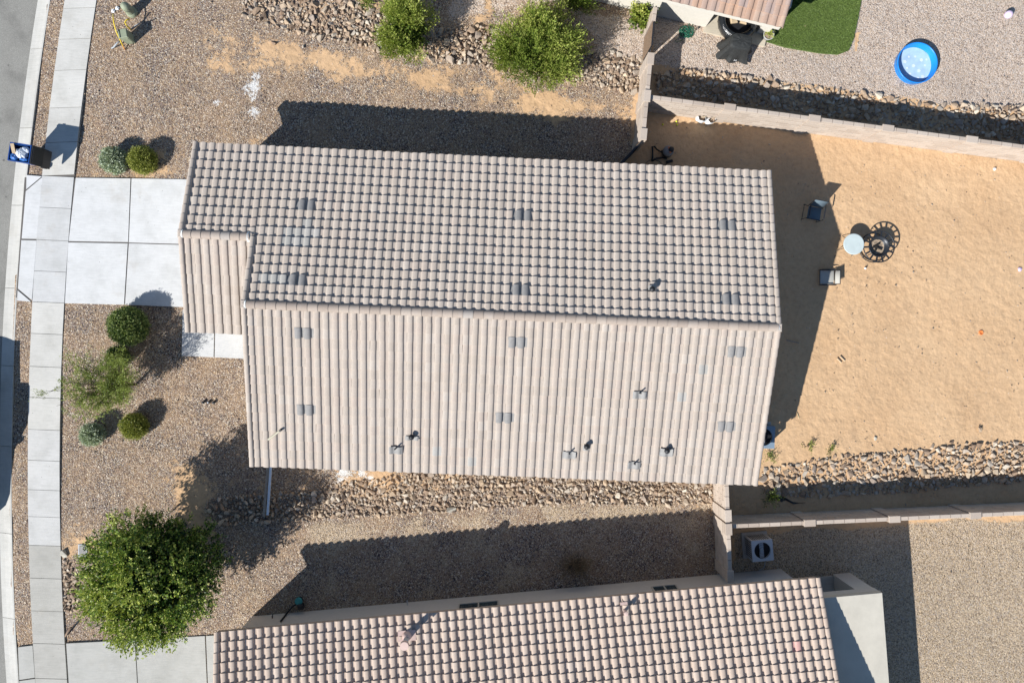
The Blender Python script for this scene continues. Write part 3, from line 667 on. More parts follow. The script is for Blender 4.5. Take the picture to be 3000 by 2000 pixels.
def window(parent, x0, x1, z0, z1, y):
    fr = MB(); t = .05
    for (cx, cz, dx, dz) in (((x0 + x1) / 2, z0, x1 - x0, t), ((x0 + x1) / 2, z1, x1 - x0, t), (x0, (z0 + z1) / 2, t, z1 - z0 - t), (x1, (z0 + z1) / 2, t, z1 - z0 - t), ((x0 + x1) / 2, (z0 + z1) / 2, t, z1 - z0 - t)):
        fr.box((cx, y + .012, cz), (dx + .001, .05, dz))
    o = fr.build('window', M['frame'], parent)
    for s in (0, 1):
        xa = x0 + (x1 - x0) / 2 * s; MB().box((xa + (x1 - x0) / 4, y + .006, (z0 + z1) / 2), ((x1 - x0) / 2 - t, .015, z1 - z0 - t)).build('pane', M['glass'], o)
for (pa, pb, zc) in ((1338, 1458, 1.15), (1925, 1998, 1.15)):
    xa, xb = NL(pa, 1766 - (pa - 1338) * .08, 1.7).x, NL(pb, 1766 - (pa - 1338) * .08, 1.7).x
    window(nb, xa, xb, .72, 1.7, -NO)
# flat patio cover at its right end
xa, xb = WN - NO - .02, NL(2585, 1735, 2.2).x
yt = NL(2585, 1735, 2.2).y
MB().box(((xa + xb) / 2, yt - 4.6, 2.10), (xb - xa, 9.2, .20), bev=.01).build('patio_roof', M['patio_coat'], nb)
MB().box(((xa + xb) / 2, yt - .16, 1.83), (xb - xa - .02, .30, .34)).build('beam', M['stucco2'], nb)
MB().box((xb - .19, yt - 4.6, 1.83), (.30, 8.5, .34)).build('beam', M['stucco2'], nb)
MB().box((xb - .36, yt - .34, .83), (.66, .62, 1.66)).build('column', M['stucco2'], nb)
MB().box((xb - .36, yt - 8.6, .83), (.66, .62, 1.66)).build('column', M['stucco2'], nb)
colour(MB().box(((xa + xb) / 2, yt - 4.4, .0), (xb - xa - .3, 8.6, .12)).build('patio_slab', M['concrete'], nb), (.40, .39, .36))
# tall flue with cap, small vent on its roof
def on_nroof(px, py):
    z = 2.8
    for _ in range(6): p = NL(px, py, z); z = ZN - DZ + .05 - SN * p.y
    return p
q = on_nroof(1193, 1862); up = upa; n = Vector((0, SN, 1)).normalized()
fl = MB().tube([q - n * .02, q + n * .10, q + Vector((0, 0, .28))], [.19, .15, .10], 12).build('flue', M['pink_metal'], nroof, True)
MB().tube([q + Vector((0, 0, .26)), q + Vector((0, 0, .54))], .095, 14).build('flue_pipe', M['steel'], fl, True)
MB().lathe([(.0, .80), (.145, .80), (.15, .76), (.15, .66), (.10, .64)], 18, q).build('flue_cap', M['pink_metal'], fl)
MB().tube([q + Vector((0, 0, .52)), q + Vector((0, 0, .68))], .06, 10).build('flue_neck', M['steel'], fl)
fm = MB(); fm.box((0, 0, 0), (.62, .34, .015), m=Matrix.Translation(q + n * .055 + upa * -.02) @ Matrix((Vector((1, 0, 0)), upa * -1, n)).transposed().to_4x4()); fm.build('flashing', M['pink_metal'], fl)
q = on_nroof(1829, 1786); fl = MB().tube([q, q + Vector((0, 0, .25))], .05, 10).build('vent_pipe', M['pink_metal'], nroof)
MB().lathe([(0, .36), (.075, .35), (.08, .27)], 12, q).build('cap', M['pink_metal'], fl)
MB().box((0, 0, 0), (.26, .10, .012), m=Matrix.Translation(q + n * .06 + upa * -.22) @ Matrix((Vector((1, 0, 0)), upa * -1, n)).transposed().to_4x4()).build('flashing', M['pink_metal'], fl)
q = on_nroof(2338, 1898); c = int((WN - RW - q.x) / pN); r = int(-q.y * math.hypot(1, SN) / dN)
st = tile_mesh(pN, dN, M['sticker'], 1.5, .055); nn_ = Vector((-1, 0, 0)).cross(upa); B4 = Matrix((Vector((-1, 0, 0)), upa, nn_)).transposed().to_4x4(); B4.translation = Vector((WN - RW, 0, ZN - DZ)) + Vector((-1, 0, 0)) * (c * pN) + upa * (r * dN) + nn_ * .006
tag(link('tile', st, nroof, B4), 'reddish tinted tile near the right rake')
# wall fittings of this house
yw = -NO
for px, h in ((845, .9),):
    q = NL(px, 1806 - (px - 743) * .093); x = q.x
    pm = MB().tube([(x, yw + .06, .05), (x, yw + .06, h)], .035, 8).build('gas_pipe', M['pipe_black'], nb)
    MB().tube([(x, yw + .06, .12), (x + .25, yw + .3, .12), (x + .55, yw + .4, .10)], .03, 6).build('elbow', M['pipe_black'], pm)
    MB().box((x + .55, yw + .28, .2), (.2, .2, .24), bev=.03).build('meter', M['pipe_black'], pm)
q = NL(810, 1805); MB().tube([(q.x, yw + .02, .45), (q.x, yw + .12, .45), (q.x, yw + .14, .38)], .02, 6).build('hose_bib', M['pipe_black'], nb)
q = NL(1197, 1760); MB().tube([(q.x, yw + .02, .35), (q.x, yw + .2, .33)], .02, 6).build('drain_pipe', M['steel'], nb)

# ---- upper neighbour house (only its corner shows)
ZT = 2.40; ct = W(2295, 80, ZT); ct.z = 0; TA = math.atan(-.182)
th_ = thing('upper_house', 'cream stucco house corner with reddish tiled roof at the top edge', 'house', ct, TA)
tinv = Matrix.Rotation(-TA, 4, 'Z') @ Matrix.Translation(-ct); TL = lambda px, py, z=0: tinv @ W(px, py, z)
troof = thing('roof', None, None); troof.parent = th_; ST = .26; WT, DT = 12.0, 9.0
ut = Vector((0, 1, ST)).normalized(); dT = .35; pT = .315; NRT = int(DT / 2 / math.cos(math.atan(ST)) / dT); ncT = int((WT - .4) / pT)
deck('roof_deck', [(-WT, .03, ZT - DZ), (-.03, .03, ZT - DZ), (-.03, DT / 2, ZT - DZ + ST * DT / 2), (-WT, DT / 2, ZT - DZ + ST * DT / 2)], troof, M['underlay'])
deck('roof_deck', [(-WT, DT, ZT - DZ), (-.03, DT, ZT - DZ), (-.03, DT / 2, ZT - DZ + ST * DT / 2), (-WT, DT / 2, ZT - DZ + ST * DT / 2)], troof, M['tile3'])
slope(troof, (-RW - ncT * pT, 0, ZT - DZ), (1, 0, 0), ut, ncT, NRT, pT, dT, M['tile3'], lambda c, r: r <= 4 and c > ncT - 22)
rake_line(troof, (-.09, 0, ZT - DZ), (-.09, DT / 2, ZT - DZ + ST * DT / 2), (1, 0, 0), NRT, M['tile3'])
MB().box((-WT / 2, .05, ZT - DZ - .14), (WT - .1, .04, .18)).build('fascia', M['stucco3'], th_)
wx = TL(2066, 81).x; wy = TL(2066, 81).y
MB().box(((-WT + wx) / 2, wy + 4.0, (ZT - .16) / 2), (WT + wx, 8.0, ZT - .16)).build('wall', M['stucco3'], th_)
MB().box((wx / 2 - .2, wy + 5.4, (ZT - .16) / 2), (-wx - .4, 5.2, ZT - .164)).build('wall', M['stucco3'], th_)
cq = TL(2226, 108); MB().box((cq.x + .02, cq.y + .30, (ZT - .16) / 2), (.40, .42, ZT - .17)).build('column', M['stucco3'], th_)
colour(MB().box(((wx + cq.x) / 2 + .1, wy + 1.25, .0), (cq.x - wx + .3, 2.9, .11)).build('patio_slab', M['concrete'], th_), (.52, .46, .36))

# ------------------------------------------------------------------ block walls
BL, BH, BT = .40, .197, .15
BLK = {}
def block_mesh(l, h, t):
    k = (round(l, 3), round(h, 3), round(t, 3))
    if k not in BLK:
        b = MB().box((0, 0, 0), (l - .012, t, h - .020), bev=.008); BLK[k] = mesh('block', b.v, b.f, M['block'], tint=0.0)
    return BLK[k]
def block_wall(name, label, A, B, h, posts=(), end=True, bond=True):
    """concrete-block garden wall from A to B (xy) with pilasters; blocks are pieces of it"""
    A, B = Vector((*A[:2], 0)), Vector((*B[:2], 0)); d = (B - A); L = d.length; a = math.atan2(d.y, d.x)
    t = thing(name, label, 'wall', A, a)
    nc = max(2, round(h / BH)); bh = h / nc; nb_ = max(1, round(L / BL)); bl = L / nb_
    MB().box((L / 2, 0, (h - .012) / 2 - .04), (L - .01, BT - .034, h - .012 + .08)).build('mortar_core', M['joint'], t)
    full, half = block_mesh(bl, bh, BT), block_mesh(bl / 2, bh, BT)
    for r in range(nc):
        z = bh * (r + .5); x = 0.0; odd = r % 2 and bond
        if odd: o = link('block', half, t); o.location = (bl / 4, 0, z); x = bl / 2
        while x + bl < L + .01:
            o = link('block', full, t); o.location = (x + bl / 2, random.gauss(0, .0015), z); x += bl
        if odd: o = link('block', half, t); o.location = (x + bl / 4, 0, z)
    for s in posts:
        pl = block_mesh(.42, bh, .235)
        pr = thing('pilaster', None, None); pr.parent = t; pr.location = (s, 0, 0)
        for r in range(nc): o = link('block', pl, pr); o.location = (0, 0, bh * (r + .5))
        o = link('cap_block', block_mesh(.44, .055, .25), pr); o.location = (0, 0, h + .0275)
    return t
a, b_ = W(1905, 283, 1.4), W(2848, 409, 1.4); dv = (b_ - a).normalized(); e = a + dv * 16.0
pp = [(W(x, y, 1.4) - a).dot(dv) for x, y in ((2139, 311), (2387, 347), (2602, 376), (2848, 409))]
block_wall('garden_wall', 'tan block wall between the sandy yard and the pool yard', a, e, 1.38, pp + [pp[-1] + 3.1])
a, b_ = W(2146, 1541, 1.25), W(2857, 1509, 1.25); dv = (b_ - a).normalized(); e = a + dv * 12.8
pp = [(W(x, y, 1.25) - a).dot(dv) for x, y in ((2372, 1530), (2620, 1519), (2857, 1509))]
block_wall('garden_wall', 'tan block wall between the sandy yard and the bottom patio yard', a, e, 1.25, pp + [pp[-1] + 3.05])
a, e = W(1908, 155, 1.45), W(1884, 408, 1.45); dv = (e - a).normalized()
pp = [.22] + [(W(x, y, 1.45) - a).dot(dv) for x, y in ((1901, 282),)] + [(e - a).length - .18]
block_wall('side_wall', 'short block wall with three pilasters beside the black vacuum', a, e, 1.45, pp)
a, e = W(2127, 1330, 1.45), W(2141, 1704, 1.45); dv = (e - a).normalized()
pp = [(W(x, y, 1.45) - a).dot(dv) for x, y in ((2131, 1510), (2137, 1550))] + [(e - a).length - .2]
block_wall('side_wall', 'short block wall from under the middle roof to the bottom house', a, e, 1.42, pp)
a, e = W(1921, 20, 1.5), W(1915, 62, 1.5); block_wall('side_wall', 'small block wall stub against the cream house', a, e, 1.5, ())
# gates
def gate(label, A, B, h, z0=.08):
    A, B = Vector((*A[:2], 0)), Vector((*B[:2], 0)); d = B - A; L = d.length; t = thing('wooden_gate', label, 'gate', A, math.atan2(d.y, d.x))
    f = MB()
    for x in (.025, L - .025): f.box((x, 0, z0 + h / 2), (.05, .05, h))
    for z in (z0 + .1, z0 + h - .025): f.box((L / 2, 0, z), (L - .1, .048, .05))
    f.build('gate_frame', M['dark_metal'], t); k = max(4, round(L / .145)); w_ = (L - .02) / k
    for i in range(k): MB().box((.01 + w_ * (i + .5), -.037, z0 + h / 2 - .01), (w_ - .008, .02, h - .02)).build('plank', M['wood'], t)
    MB().box((L - .08, .05, z0 + h * .6), (.08, .05, .03)).build('latch', M['steel'], t)
    return t
gate('brown plank gate between the stub and the side wall', W(1916, 64, 1.5), W(1910, 134, 1.5), 1.42)
gate('brown plank gate standing open towards the middle house roof', W(1881, 414, 1.45), W(1800, 498, 1.35), 1.36)

# ------------------------------------------------------------------ riprap
def rock_shape(seed):
    rs = np.random.default_rng(seed); import bmesh
    bm = bmesh.new(); P = rs.normal(size=(11, 3)); P /= np.linalg.norm(P, axis=1)[:, None]; P *= rs.uniform(.75, 1.15, (11, 1)) * np.array([1.0, .72, .55])
    for p in P: bm.verts.new(p)
    bmesh.ops.convex_hull(bm, input=bm.verts[:]); bmesh.ops.delete(bm, geom=[v for v in bm.verts if not v.link_faces], context='VERTS')
    bmesh.ops.triangulate(bm, faces=bm.faces[:])
    me = bpy.data.meshes.new('rock'); bm.to_mesh(me); bm.free(); me.materials.append(M['rock'])
    a = me.attributes.new('tint', 'FLOAT', 'POINT'); a.data.foreach_set('value', np.zeros(len(me.vertices)))
    V = np.array([v.co[:] for v in me.vertices]); F = np.array([p.vertices[:] for p in me.polygons]); return me, V, F
ROCKS = [rock_shape(s) for s in range(14)]
def inside(x, y, poly):
    r = False; n = len(poly)
    for i in range(n):
        x0, y0 = poly[i]; x1, y1 = poly[i - 1]
        if (y0 > y) != (y1 > y) and x < (x1 - x0) * (y - y0) / (y1 - y0) + x0: r = not r
    return r
def scatter(poly, n_big, n_small, rb, rsm, rs, pack=.64):
    xs = [p[0] for p in poly]; ys_ = [p[1] for p in poly]; out = []; grid = {}; cs = .4
    for cnt, (lo, hi) in ((n_big, rb), (n_small, rsm)):
        for _ in range(cnt):
            x, y = rs.uniform(min(xs), max(xs)), rs.uniform(min(ys_), max(ys_))
            if not inside(x, y, poly): continue
            r = lo + (hi - lo) * rs.random() ** 1.8; gx, gy = int(x // cs), int(y // cs); ok = True
            for i in (-1, 0, 1):
                for j in (-1, 0, 1):
                    for (a, b, c) in grid.get((gx + i, gy + j), ()):
                        if (a - x) ** 2 + (b - y) ** 2 < (pack * (r + c)) ** 2: ok = False; break
            if ok: grid.setdefault((gx, gy), []).append((x, y, r)); out.append((x, y, r))
    return out
def rock_at(x, y, r, rs):
    k = int(rs.integers(len(ROCKS)))
    m = Matrix.Translation((x, y, r * .28)) @ Matrix.Rotation(rs.uniform(0, 6.28), 4, 'Z') @ Matrix.Rotation(rs.normal(0, .35), 4, 'X') @ Matrix.Scale(r * 1.12, 4); return k, m
def rock_bed(name, label, pxpoly, n_big, n_small, rb=(.10, .20), rsm=(.045, .10), seed=1):
    rs = np.random.default_rng(seed); poly = PX(*pxpoly); pts = scatter(poly, n_big, n_small, rb, rsm, rs)
    pts.sort(key=lambda p: -p[2]); c = np.mean([p[:2] for p in pts], axis=0); t = thing(name, label, 'rock bed', (c[0], c[1], 0))
    Vs, Fs, Ts = [], [], []; off = 0
    for i, (x, y, r) in enumerate(pts):
        k, m = rock_at(x - c[0], y - c[1], r, rs)
        if i < 298: link('rock', ROCKS[k][0], t, m)
        else:
            A = np.array(m); V, F = ROCKS[k][1:]; Vs.append(V @ A[:3, :3].T + A[:3, 3]); Fs.append(F + off); off += len(V); Ts.append(np.full(len(V), rs.random()))
    if Vs: tag(link('small_rocks', np_mesh('small_rocks', np.concatenate(Vs), np.concatenate(Fs), M['rock'], np.concatenate(Ts)), t), kind='stuff')
    return len(pts)
rock_bed('rock_bed', 'strip of angular brown rocks below the two green shrubs at top', [(708, -60), (1000, -60), (1020, 10), (1110, 30), (1230, 95), (1400, 75), (1500, 100), (1600, 150), (1730, 150), (1890, 175), (1880, 285), (1850, 275), (1700, 245), (1560, 235), (1420, 195), (1290, 175), (1150, 165), (1060, 130), (930, 115), (800, 80), (712, 50)], 3400, 16000, seed=11)
rock_bed('rock_bed', 'shaded strip of dark rocks behind the pool yard wall', [(1918, 215), (1990, 200), (2200, 225), (2450, 265), (2700, 300), (3000, 310), (3200, 320), (3200, 460), (3000, 415), (2700, 375), (2450, 345), (2200, 308), (1925, 275)], 3200, 14000, seed=12)
rock_bed('rock_bed', 'long strip of rocks under the lower eave of the middle house', [(605, 1470), (700, 1450), (900, 1440), (1000, 1410), (1300, 1380), (1600, 1395), (2110, 1415), (2110, 1475), (1900, 1480), (1700, 1475), (1500, 1485), (1300, 1500), (1050, 1515), (850, 1525), (610, 1540)], 3000, 12000, (.09, .17), seed=13)
rock_bed('rock_bed', 'strip of rocks crossing the bottom of the sandy yard', [(2228, 1375), (2330, 1355), (2450, 1335), (2650, 1315), (2830, 1300), (3000, 1292), (3200, 1290), (3200, 1420), (3000, 1408), (2800, 1425), (2600, 1445), (2350, 1455), (2235, 1440)], 3200, 13000, seed=14)
rock_bed('rock_bed', 'narrow strip of pale stones between sidewalk and big tree', [(187, 1640), (205, 1640), (240, 1750), (235, 1775), (205, 1795), (190, 1790)], 500, 700, (.08, .13), seed=15)
def lone_rock(label, px, py, r, seed, mat=None, flat=1.0):
    rs = np.random.default_rng(seed); p = W(px, py); k, m = rock_at(0, 0, r, rs); o = link('boulder', ROCKS[k][0].copy() if mat else ROCKS[k][0])
    if mat: o.data.materials[0] = mat
    o.matrix_world = Matrix.Translation(p) @ m @ Matrix.Diagonal((1.0, flat, 1, 1)); tag(o, label, 'rock')
lone_rock('pale oblong stone at the lower edge of the long rock strip', 1322, 1492, .26, 4, M['stone_pale'], .7)
lone_rock('reddish rock alone on sand below the top rock strip', 803, 125, .13, 6)
lone_rock('small dark rock alone left of the top shrubs', 886, 138, .09, 7)
lone_rock('square stone on sand left of the top wall rocks', 1793, 150, .17, 9)
lone_rock('pale stone on sand nearest the two weeds', 2562, 1284, .10, 10, M['stone_pale'])
lone_rock('grey stone in the sandy yard near the right edge', 2871, 1257, .13, 3)
lone_rock('round stone just above the bottom yard rocks', 2786, 1293, .12, 8)
lone_rock('white slab of stone on the sidewalk edge near the big tree', 191, 1618, .20, 2, M['stone_pale'], .8)
# loose pebbles, uncountable
rs = np.random.default_rng(21); Vs, Fs, Ts = [], [], []; off = 0
for i in range(5200):
    x, y = rs.uniform(-16, 21.5), rs.uniform(-9, 13); r = .012 + .03 * rs.random() ** 3
    k, m = rock_at(x, y, r, rs); A = np.array(m); V, F = ROCKS[k][1:]; Vs.append(V @ A[:3, :3].T + A[:3, 3]); Fs.append(F + off); off += len(V); Ts.append(np.full(len(V), rs.random()))
tag(link('pebbles', np_mesh('pebbles', np.concatenate(Vs), np.concatenate(Fs), M['rock'], np.concatenate(Ts))), 'loose pebbles scattered over gravel and sand', 'pebbles', kind='stuff')

# ------------------------------------------------------------------ plants
def leaves(P, Dv, size, width, rs, tint, droop=0):
    """diamond leaves at points P along directions Dv"""
    n = len(P); Dv = Dv / (np.linalg.norm(Dv, axis=1)[:, None] + 1e-9); a = rs.normal(size=(n, 3)); s = np.cross(Dv, a); s /= np.linalg.norm(s, axis=1)[:, None] + 1e-9
    L = size * rs.uniform(.7, 1.3, (n, 1)); w_ = width * rs.uniform(.7, 1.3, (n, 1)); nn = np.cross(Dv, s)
    V = np.stack([P, P + Dv * L * .5 + s * w_ * .5 + nn * w_ * .12, P + Dv * L, P + Dv * L * .5 - s * w_ * .5 + nn * w_ * .12], 1).reshape(-1, 3)
    F = np.arange(4 * n).reshape(n, 4); return V, F, np.repeat(tint, 4)
def sprays(C, D, per, spread, length, size, width, rs, tint0, tvar=.22, leaf_out=.8):
    """leafy twigs: per leaves along each twig starting at C with direction D"""
    n = len(C); t = np.tile(np.linspace(.1, 1, per), n); Cr = np.repeat(C, per, 0); Dr = np.repeat(D, per, 0); ln = np.repeat(length * rs.uniform(.6, 1.3, n), per)
    P = Cr + Dr * (t * ln)[:, None] + rs.normal(0, spread, (n * per, 3)); Dl = Dr + rs.normal(0, leaf_out, (n * per, 3)) + np.array([0, 0, .25])
    tint = np.clip(np.repeat(tint0 + rs.normal(0, .10, n), per) + rs.normal(0, tvar, n * per) + (t - .5) * .25, 0, 1); return leaves(P, Dl, size, width, rs, tint)
def join_leaves(parts):
    off = 0; Fs = []
    for V, F, T in parts: Fs.append(F + off); off += len(V)
    return np.concatenate([p[0] for p in parts]), np.concatenate(Fs), np.concatenate([p[2] for p in parts])
def plant(name, label, cat, base, parts, mat, trunk=None, bark='bark', group=None):
    t = thing(name, label, cat, base, 0, group); V, F, T = join_leaves(parts); link('crown', np_mesh('crown', V, F, mat, T), t)
    if trunk:
        b = MB()
        for pts, r in trunk: b.tube(pts, r, 7)
        b.build('trunk', M[bark], t, True)
    return t
def sphere_dirs(n, rs, zmin=-.5):
    out = []
    while len(out) < n:
        d = rs.normal(size=3); d /= np.linalg.norm(d)
        if d[2] > zmin: out.append(d)
    return np.array(out)
def ball_shrub(name, label, px, py, rx, h, mat, seed, leaf=.035, n=1500, tint=.55, group=None):
    """clipped round shrub; (px,py) is where its middle is seen"""
    rs = np.random.default_rng(seed); c = W(px, py, h * .5); base = Vector((c.x, c.y, 0)); rz = h / 2
    D = sphere_dirs(n, rs, -.85); lump = 1 + .05 * np.sin(D[:, 0] * 5 + seed) * np.cos(D[:, 1] * 6) + rs.normal(0, .02, n)
    C = D * np.array([rx, rx, rz]) * (lump * .88)[:, None] + np.array([0, 0, rz])
    a = sprays(C, D, 7, .03, .13, leaf * 1.3, leaf * .8, rs, tint, .3)
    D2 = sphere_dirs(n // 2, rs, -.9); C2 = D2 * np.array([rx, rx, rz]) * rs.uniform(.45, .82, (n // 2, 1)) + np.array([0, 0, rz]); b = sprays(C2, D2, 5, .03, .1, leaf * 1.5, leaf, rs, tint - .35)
    stems = [([(0, 0, 0), (x * rx * .3, y * rx * .3, h * .5)], [.022, .008]) for x, y in ((.8, .2), (-.6, .6), (-.2, -.8), (.4, -.6))]
    return plant(name, label, 'shrub', base, [a, b], mat, stems, group=group)
ball_shrub('round_shrub', 'grey-green rounded shrub above the driveway, left of its twin', 333, 470, .38, .6, M['leaf_sage'], 31, .05, 900, .6)
ball_shrub('round_shrub', 'yellow-green clipped round shrub above the driveway', 418, 470, .41, .66, M['leaf_box'], 32)
ball_shrub('round_shrub', 'largest round green shrub just below the driveway', 375, 955, .62, .95, M['leaf_green'], 33, .045, 2200)
ball_shrub('round_shrub', 'small dark shrub in shade under the airy tree', 345, 1044, .28, .5, M['leaf_green'], 34, .04, 900, .35)
ball_shrub('round_shrub', 'smallest grey-green shrub beside the sidewalk, lower left', 270, 1272, .31, .58, M['leaf_sage'], 35, .045, 700, .62)
ball_shrub('round_shrub', 'olive clipped round shrub below the airy tree', 393, 1248, .39, .62, M['leaf_box'], 36)

def big_tree():
    rs = np.random.default_rng(41); c = W(438, 1704, 2.35); base = Vector((c.x, c.y, 0)); C0 = np.array([0, 0, 2.25]); parts = []
    lob = sphere_dirs(44, rs, -.75); lr = rs.uniform(.55, .9, 44); lc = lob * np.array([1.66, 1.66, 1.1]) * rs.uniform(.62, 1.22, (44, 1)) + C0
    for i in range(44):
        d = sphere_dirs(62, rs, -.55); d = d + lob[i] * .5; d /= np.linalg.norm(d, axis=1)[:, None]
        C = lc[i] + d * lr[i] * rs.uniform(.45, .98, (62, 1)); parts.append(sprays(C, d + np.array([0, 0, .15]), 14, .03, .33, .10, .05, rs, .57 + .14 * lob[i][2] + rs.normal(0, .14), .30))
    d = sphere_dirs(1500, rs, -.9); C = C0 + d * np.array([1.75, 1.75, 1.0]) * rs.uniform(.2, .98, (1500, 1)) - np.array([0, 0, .15]); parts.append(sprays(C, d, 9, .08, .3, .14, .09, rs, .05))  # inner fill leaves: shade of the crown's gaps put into their dark tint
    tr = [([(0, 0, -.05), (.05, .02, .7), (.02, -.05, 1.3)], [.13, .105, .09])]
    for a in range(7):
        an = a * .9 + .3; tr.append(([(.02, -.05, 1.15), (.6 * math.cos(an), .6 * math.sin(an), 1.8), (1.4 * math.cos(an), 1.4 * math.sin(an), 2.5 + .2 * (a % 3))], [.07, .045, .012]))
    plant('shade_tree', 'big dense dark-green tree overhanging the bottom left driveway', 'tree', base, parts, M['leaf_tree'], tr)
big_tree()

def feather_shrub(name, label, px, py, zc, rx, ry, h, seed, n=900, tint=.5, lobes=16, size=.10, width=.022, mat='leaf_shrub'):
    """loose shrub of upright feathery branches"""
    rs = np.random.default_rng(seed); c = W(px, py, zc); base = Vector((c.x, c.y, 0)); parts = []; tr = []
    ld = sphere_dirs(lobes, rs, -.1)
    for i, d in enumerate(ld):
        tip = np.array([d[0] * rx, d[1] * ry, h * (.38 + .55 * abs(d[2]) + .08 * rs.random())]); root = np.array([d[0] * .1, d[1] * .1, .12]); rr = rs.uniform(.22, .36) * (rx + ry) / 1.6
        k = n // lobes; dd = sphere_dirs(k, rs, -.6); C = tip * rs.uniform(.66, .98, (k, 1)) + dd * rr * rs.uniform(.25, .9, (k, 1)) * np.array([1, 1, .85]); C[:, 2] = np.maximum(C[:, 2], .08)
        u = (tip - root) / np.linalg.norm(tip - root); parts.append(sprays(C, dd * .7 + u * .5 + np.array([0, 0, .5]), 12, .03, .30, size, width, rs, tint + rs.normal(0, .10), .18, .45))
        tr.append(([tuple(root * .2), tuple(root * .5 + tip * .4), tuple(tip)], [.03, .02, .005]))
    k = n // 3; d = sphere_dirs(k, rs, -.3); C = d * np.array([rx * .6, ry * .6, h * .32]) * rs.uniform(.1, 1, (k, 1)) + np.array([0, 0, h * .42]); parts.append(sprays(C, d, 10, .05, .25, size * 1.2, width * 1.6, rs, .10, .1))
    return plant(name, label, 'shrub', base, parts, M[mat], tr)
feather_shrub('feathery_shrub', 'tall bright-green feathery shrub, left of the two on top rocks', 1192, 88, 1.1, .80, .97, 2.1, 51, 1700, .55, 16, .10, .03)
feather_shrub('feathery_shrub', 'wide bright-green feathery shrub, right of the two on top rocks', 1578, 132, 1.1, 1.42, 1.25, 2.1, 52, 3200, .57, 28, .10, .03)
feather_shrub('feathery_shrub', 'dark green shrub against the cream wall at the top edge', 1690, -8, .6, .7, .45, 1.1, 53, 350, .2, 10)
feather_shrub('leafy_shrub', 'small bright shrub at the foot of the cream wall by the gate', 1880, 56, .25, .30, .26, .5, 54, 120, .6, 7, .10, .07)
feather_shrub('weed', 'tiny dry weed at the top edge left of the shrubs', 1072, 4, .1, .16, .14, .25, 55, 40, .6, 5, .07, .02)
feather_shrub('weed', 'pale weed on the sand, left of two near the bottom rocks', 2370, 1305, .1, .08, .08, .06, 56, 10, .8, 5, .07, .02, 'leaf_verde')
feather_shrub('weed', 'pale weed on the sand, right of two near the bottom rocks', 2437, 1318, .1, .08, .08, .06, 57, 10, .75, 5, .07, .02, 'leaf_verde')
feather_shrub('weed', 'straggly weed beside the blue-grey air conditioner', 2262, 1335, .1, .2, .12, .05, 58, 14, .7, 7, .07, .02, 'leaf_verde')
feather_shrub('weed', 'green weed growing in the shade at the yard rocks', 2255, 1458, .1, .12, .14, .25, 59, 30, .2, 5, .07, .02)

M['leaf_dry'] = leaf_mat('leaf_dry', [(0, (.10, .07, .04)), (.5, (.20, .15, .09)), (1, (.34, .27, .17))], .1)
feather_shrub('dry_bush', 'low dry brown bush in the shaded gravel strip', 1680, 1655, .12, .55, .35, .32, 60, 160, .5, 12, .09, .015, 'leaf_dry')
def verde():
    rs = np.random.default_rng(61); c = W(385, 1125, .0); base = Vector((c.x + .15, c.y, 0)); parts = []; tr = []
    tr.append(([(0, 0, 0), (-.03, .02, .5), (-.1, .02, .95)], [.05, .042, .036]))
    for i in range(30):
        an = rs.uniform(0, 6.28); rr = rs.uniform(.5, 1.45); tip = np.array([-.55 + rr * math.cos(an) * 1.0, .05 + rr * math.sin(an) * .9, rs.uniform(1.35, 1.95)]); root = np.array([-.1, .02, rs.uniform(.6, .95)])
        midp = root * .5 + tip * .5 + rs.normal(0, .08, 3); tr.append(([tuple(root), tuple(midp), tuple(tip)], [.02, .013, .004]))
        for j in range(11):
            s = rs.uniform(.35, 1.05); b0 = root * (1 - s) + tip * s; d = rs.normal(size=3) * np.array([1, 1, .5]); d /= np.linalg.norm(d); L = rs.uniform(.25, .5)
            tr.append(([tuple(b0), tuple(b0 + d * L)], [.006, .002])); k = 6
            C = b0 + d * (rs.uniform(.1, 1, (k, 1)) * L); parts.append(sprays(C, d + rs.normal(0, .5, (k, 3)), 11, .03, .18, .07, .02, rs, .68 + rs.normal(0, .1), .2))
    plant('airy_tree', 'sparse feathery young tree with thin branches beside the sidewalk', 'tree', base, parts, M['leaf_verde'], tr, 'bark_dark')
verde()
# artificial turf: uncountable blades
tp = PX((2325, -120), (2318, 0), (2262, 110), (2241, 122), (2300, 140), (2400, 157), (2454, 161), (2486, 149), (2500, 114), (2512, 60), (2523, 0), (2532, -120))
tb = MB().prism(tp, -.02, .022).build('turf', M['turf_base']); tag(tb, 'green artificial lawn beside the upper house', kind='structure')
rs = np.random.default_rng(71); xs = [p[0] for p in tp]; ys2 = [p[1] for p in tp]; pts = []
while len(pts) < 48000:
    x, y = rs.uniform(min(xs), max(xs)), rs.uniform(min(ys2), max(ys2))
    if inside(x, y, tp): pts.append((x, y, .02))
P = np.array(pts); D = rs.normal(0, .45, (len(P), 3)) + np.array([0, 0, 1]); V, F, T = leaves(P, D, .04, .018, rs, np.clip(rs.normal(.5, .2, len(P)), 0, 1))
tag(link('turf_blades', np_mesh('turf_blades', V, F, M['turf'], T)), 'short green blades of the artificial lawn', 'grass', kind='stuff')
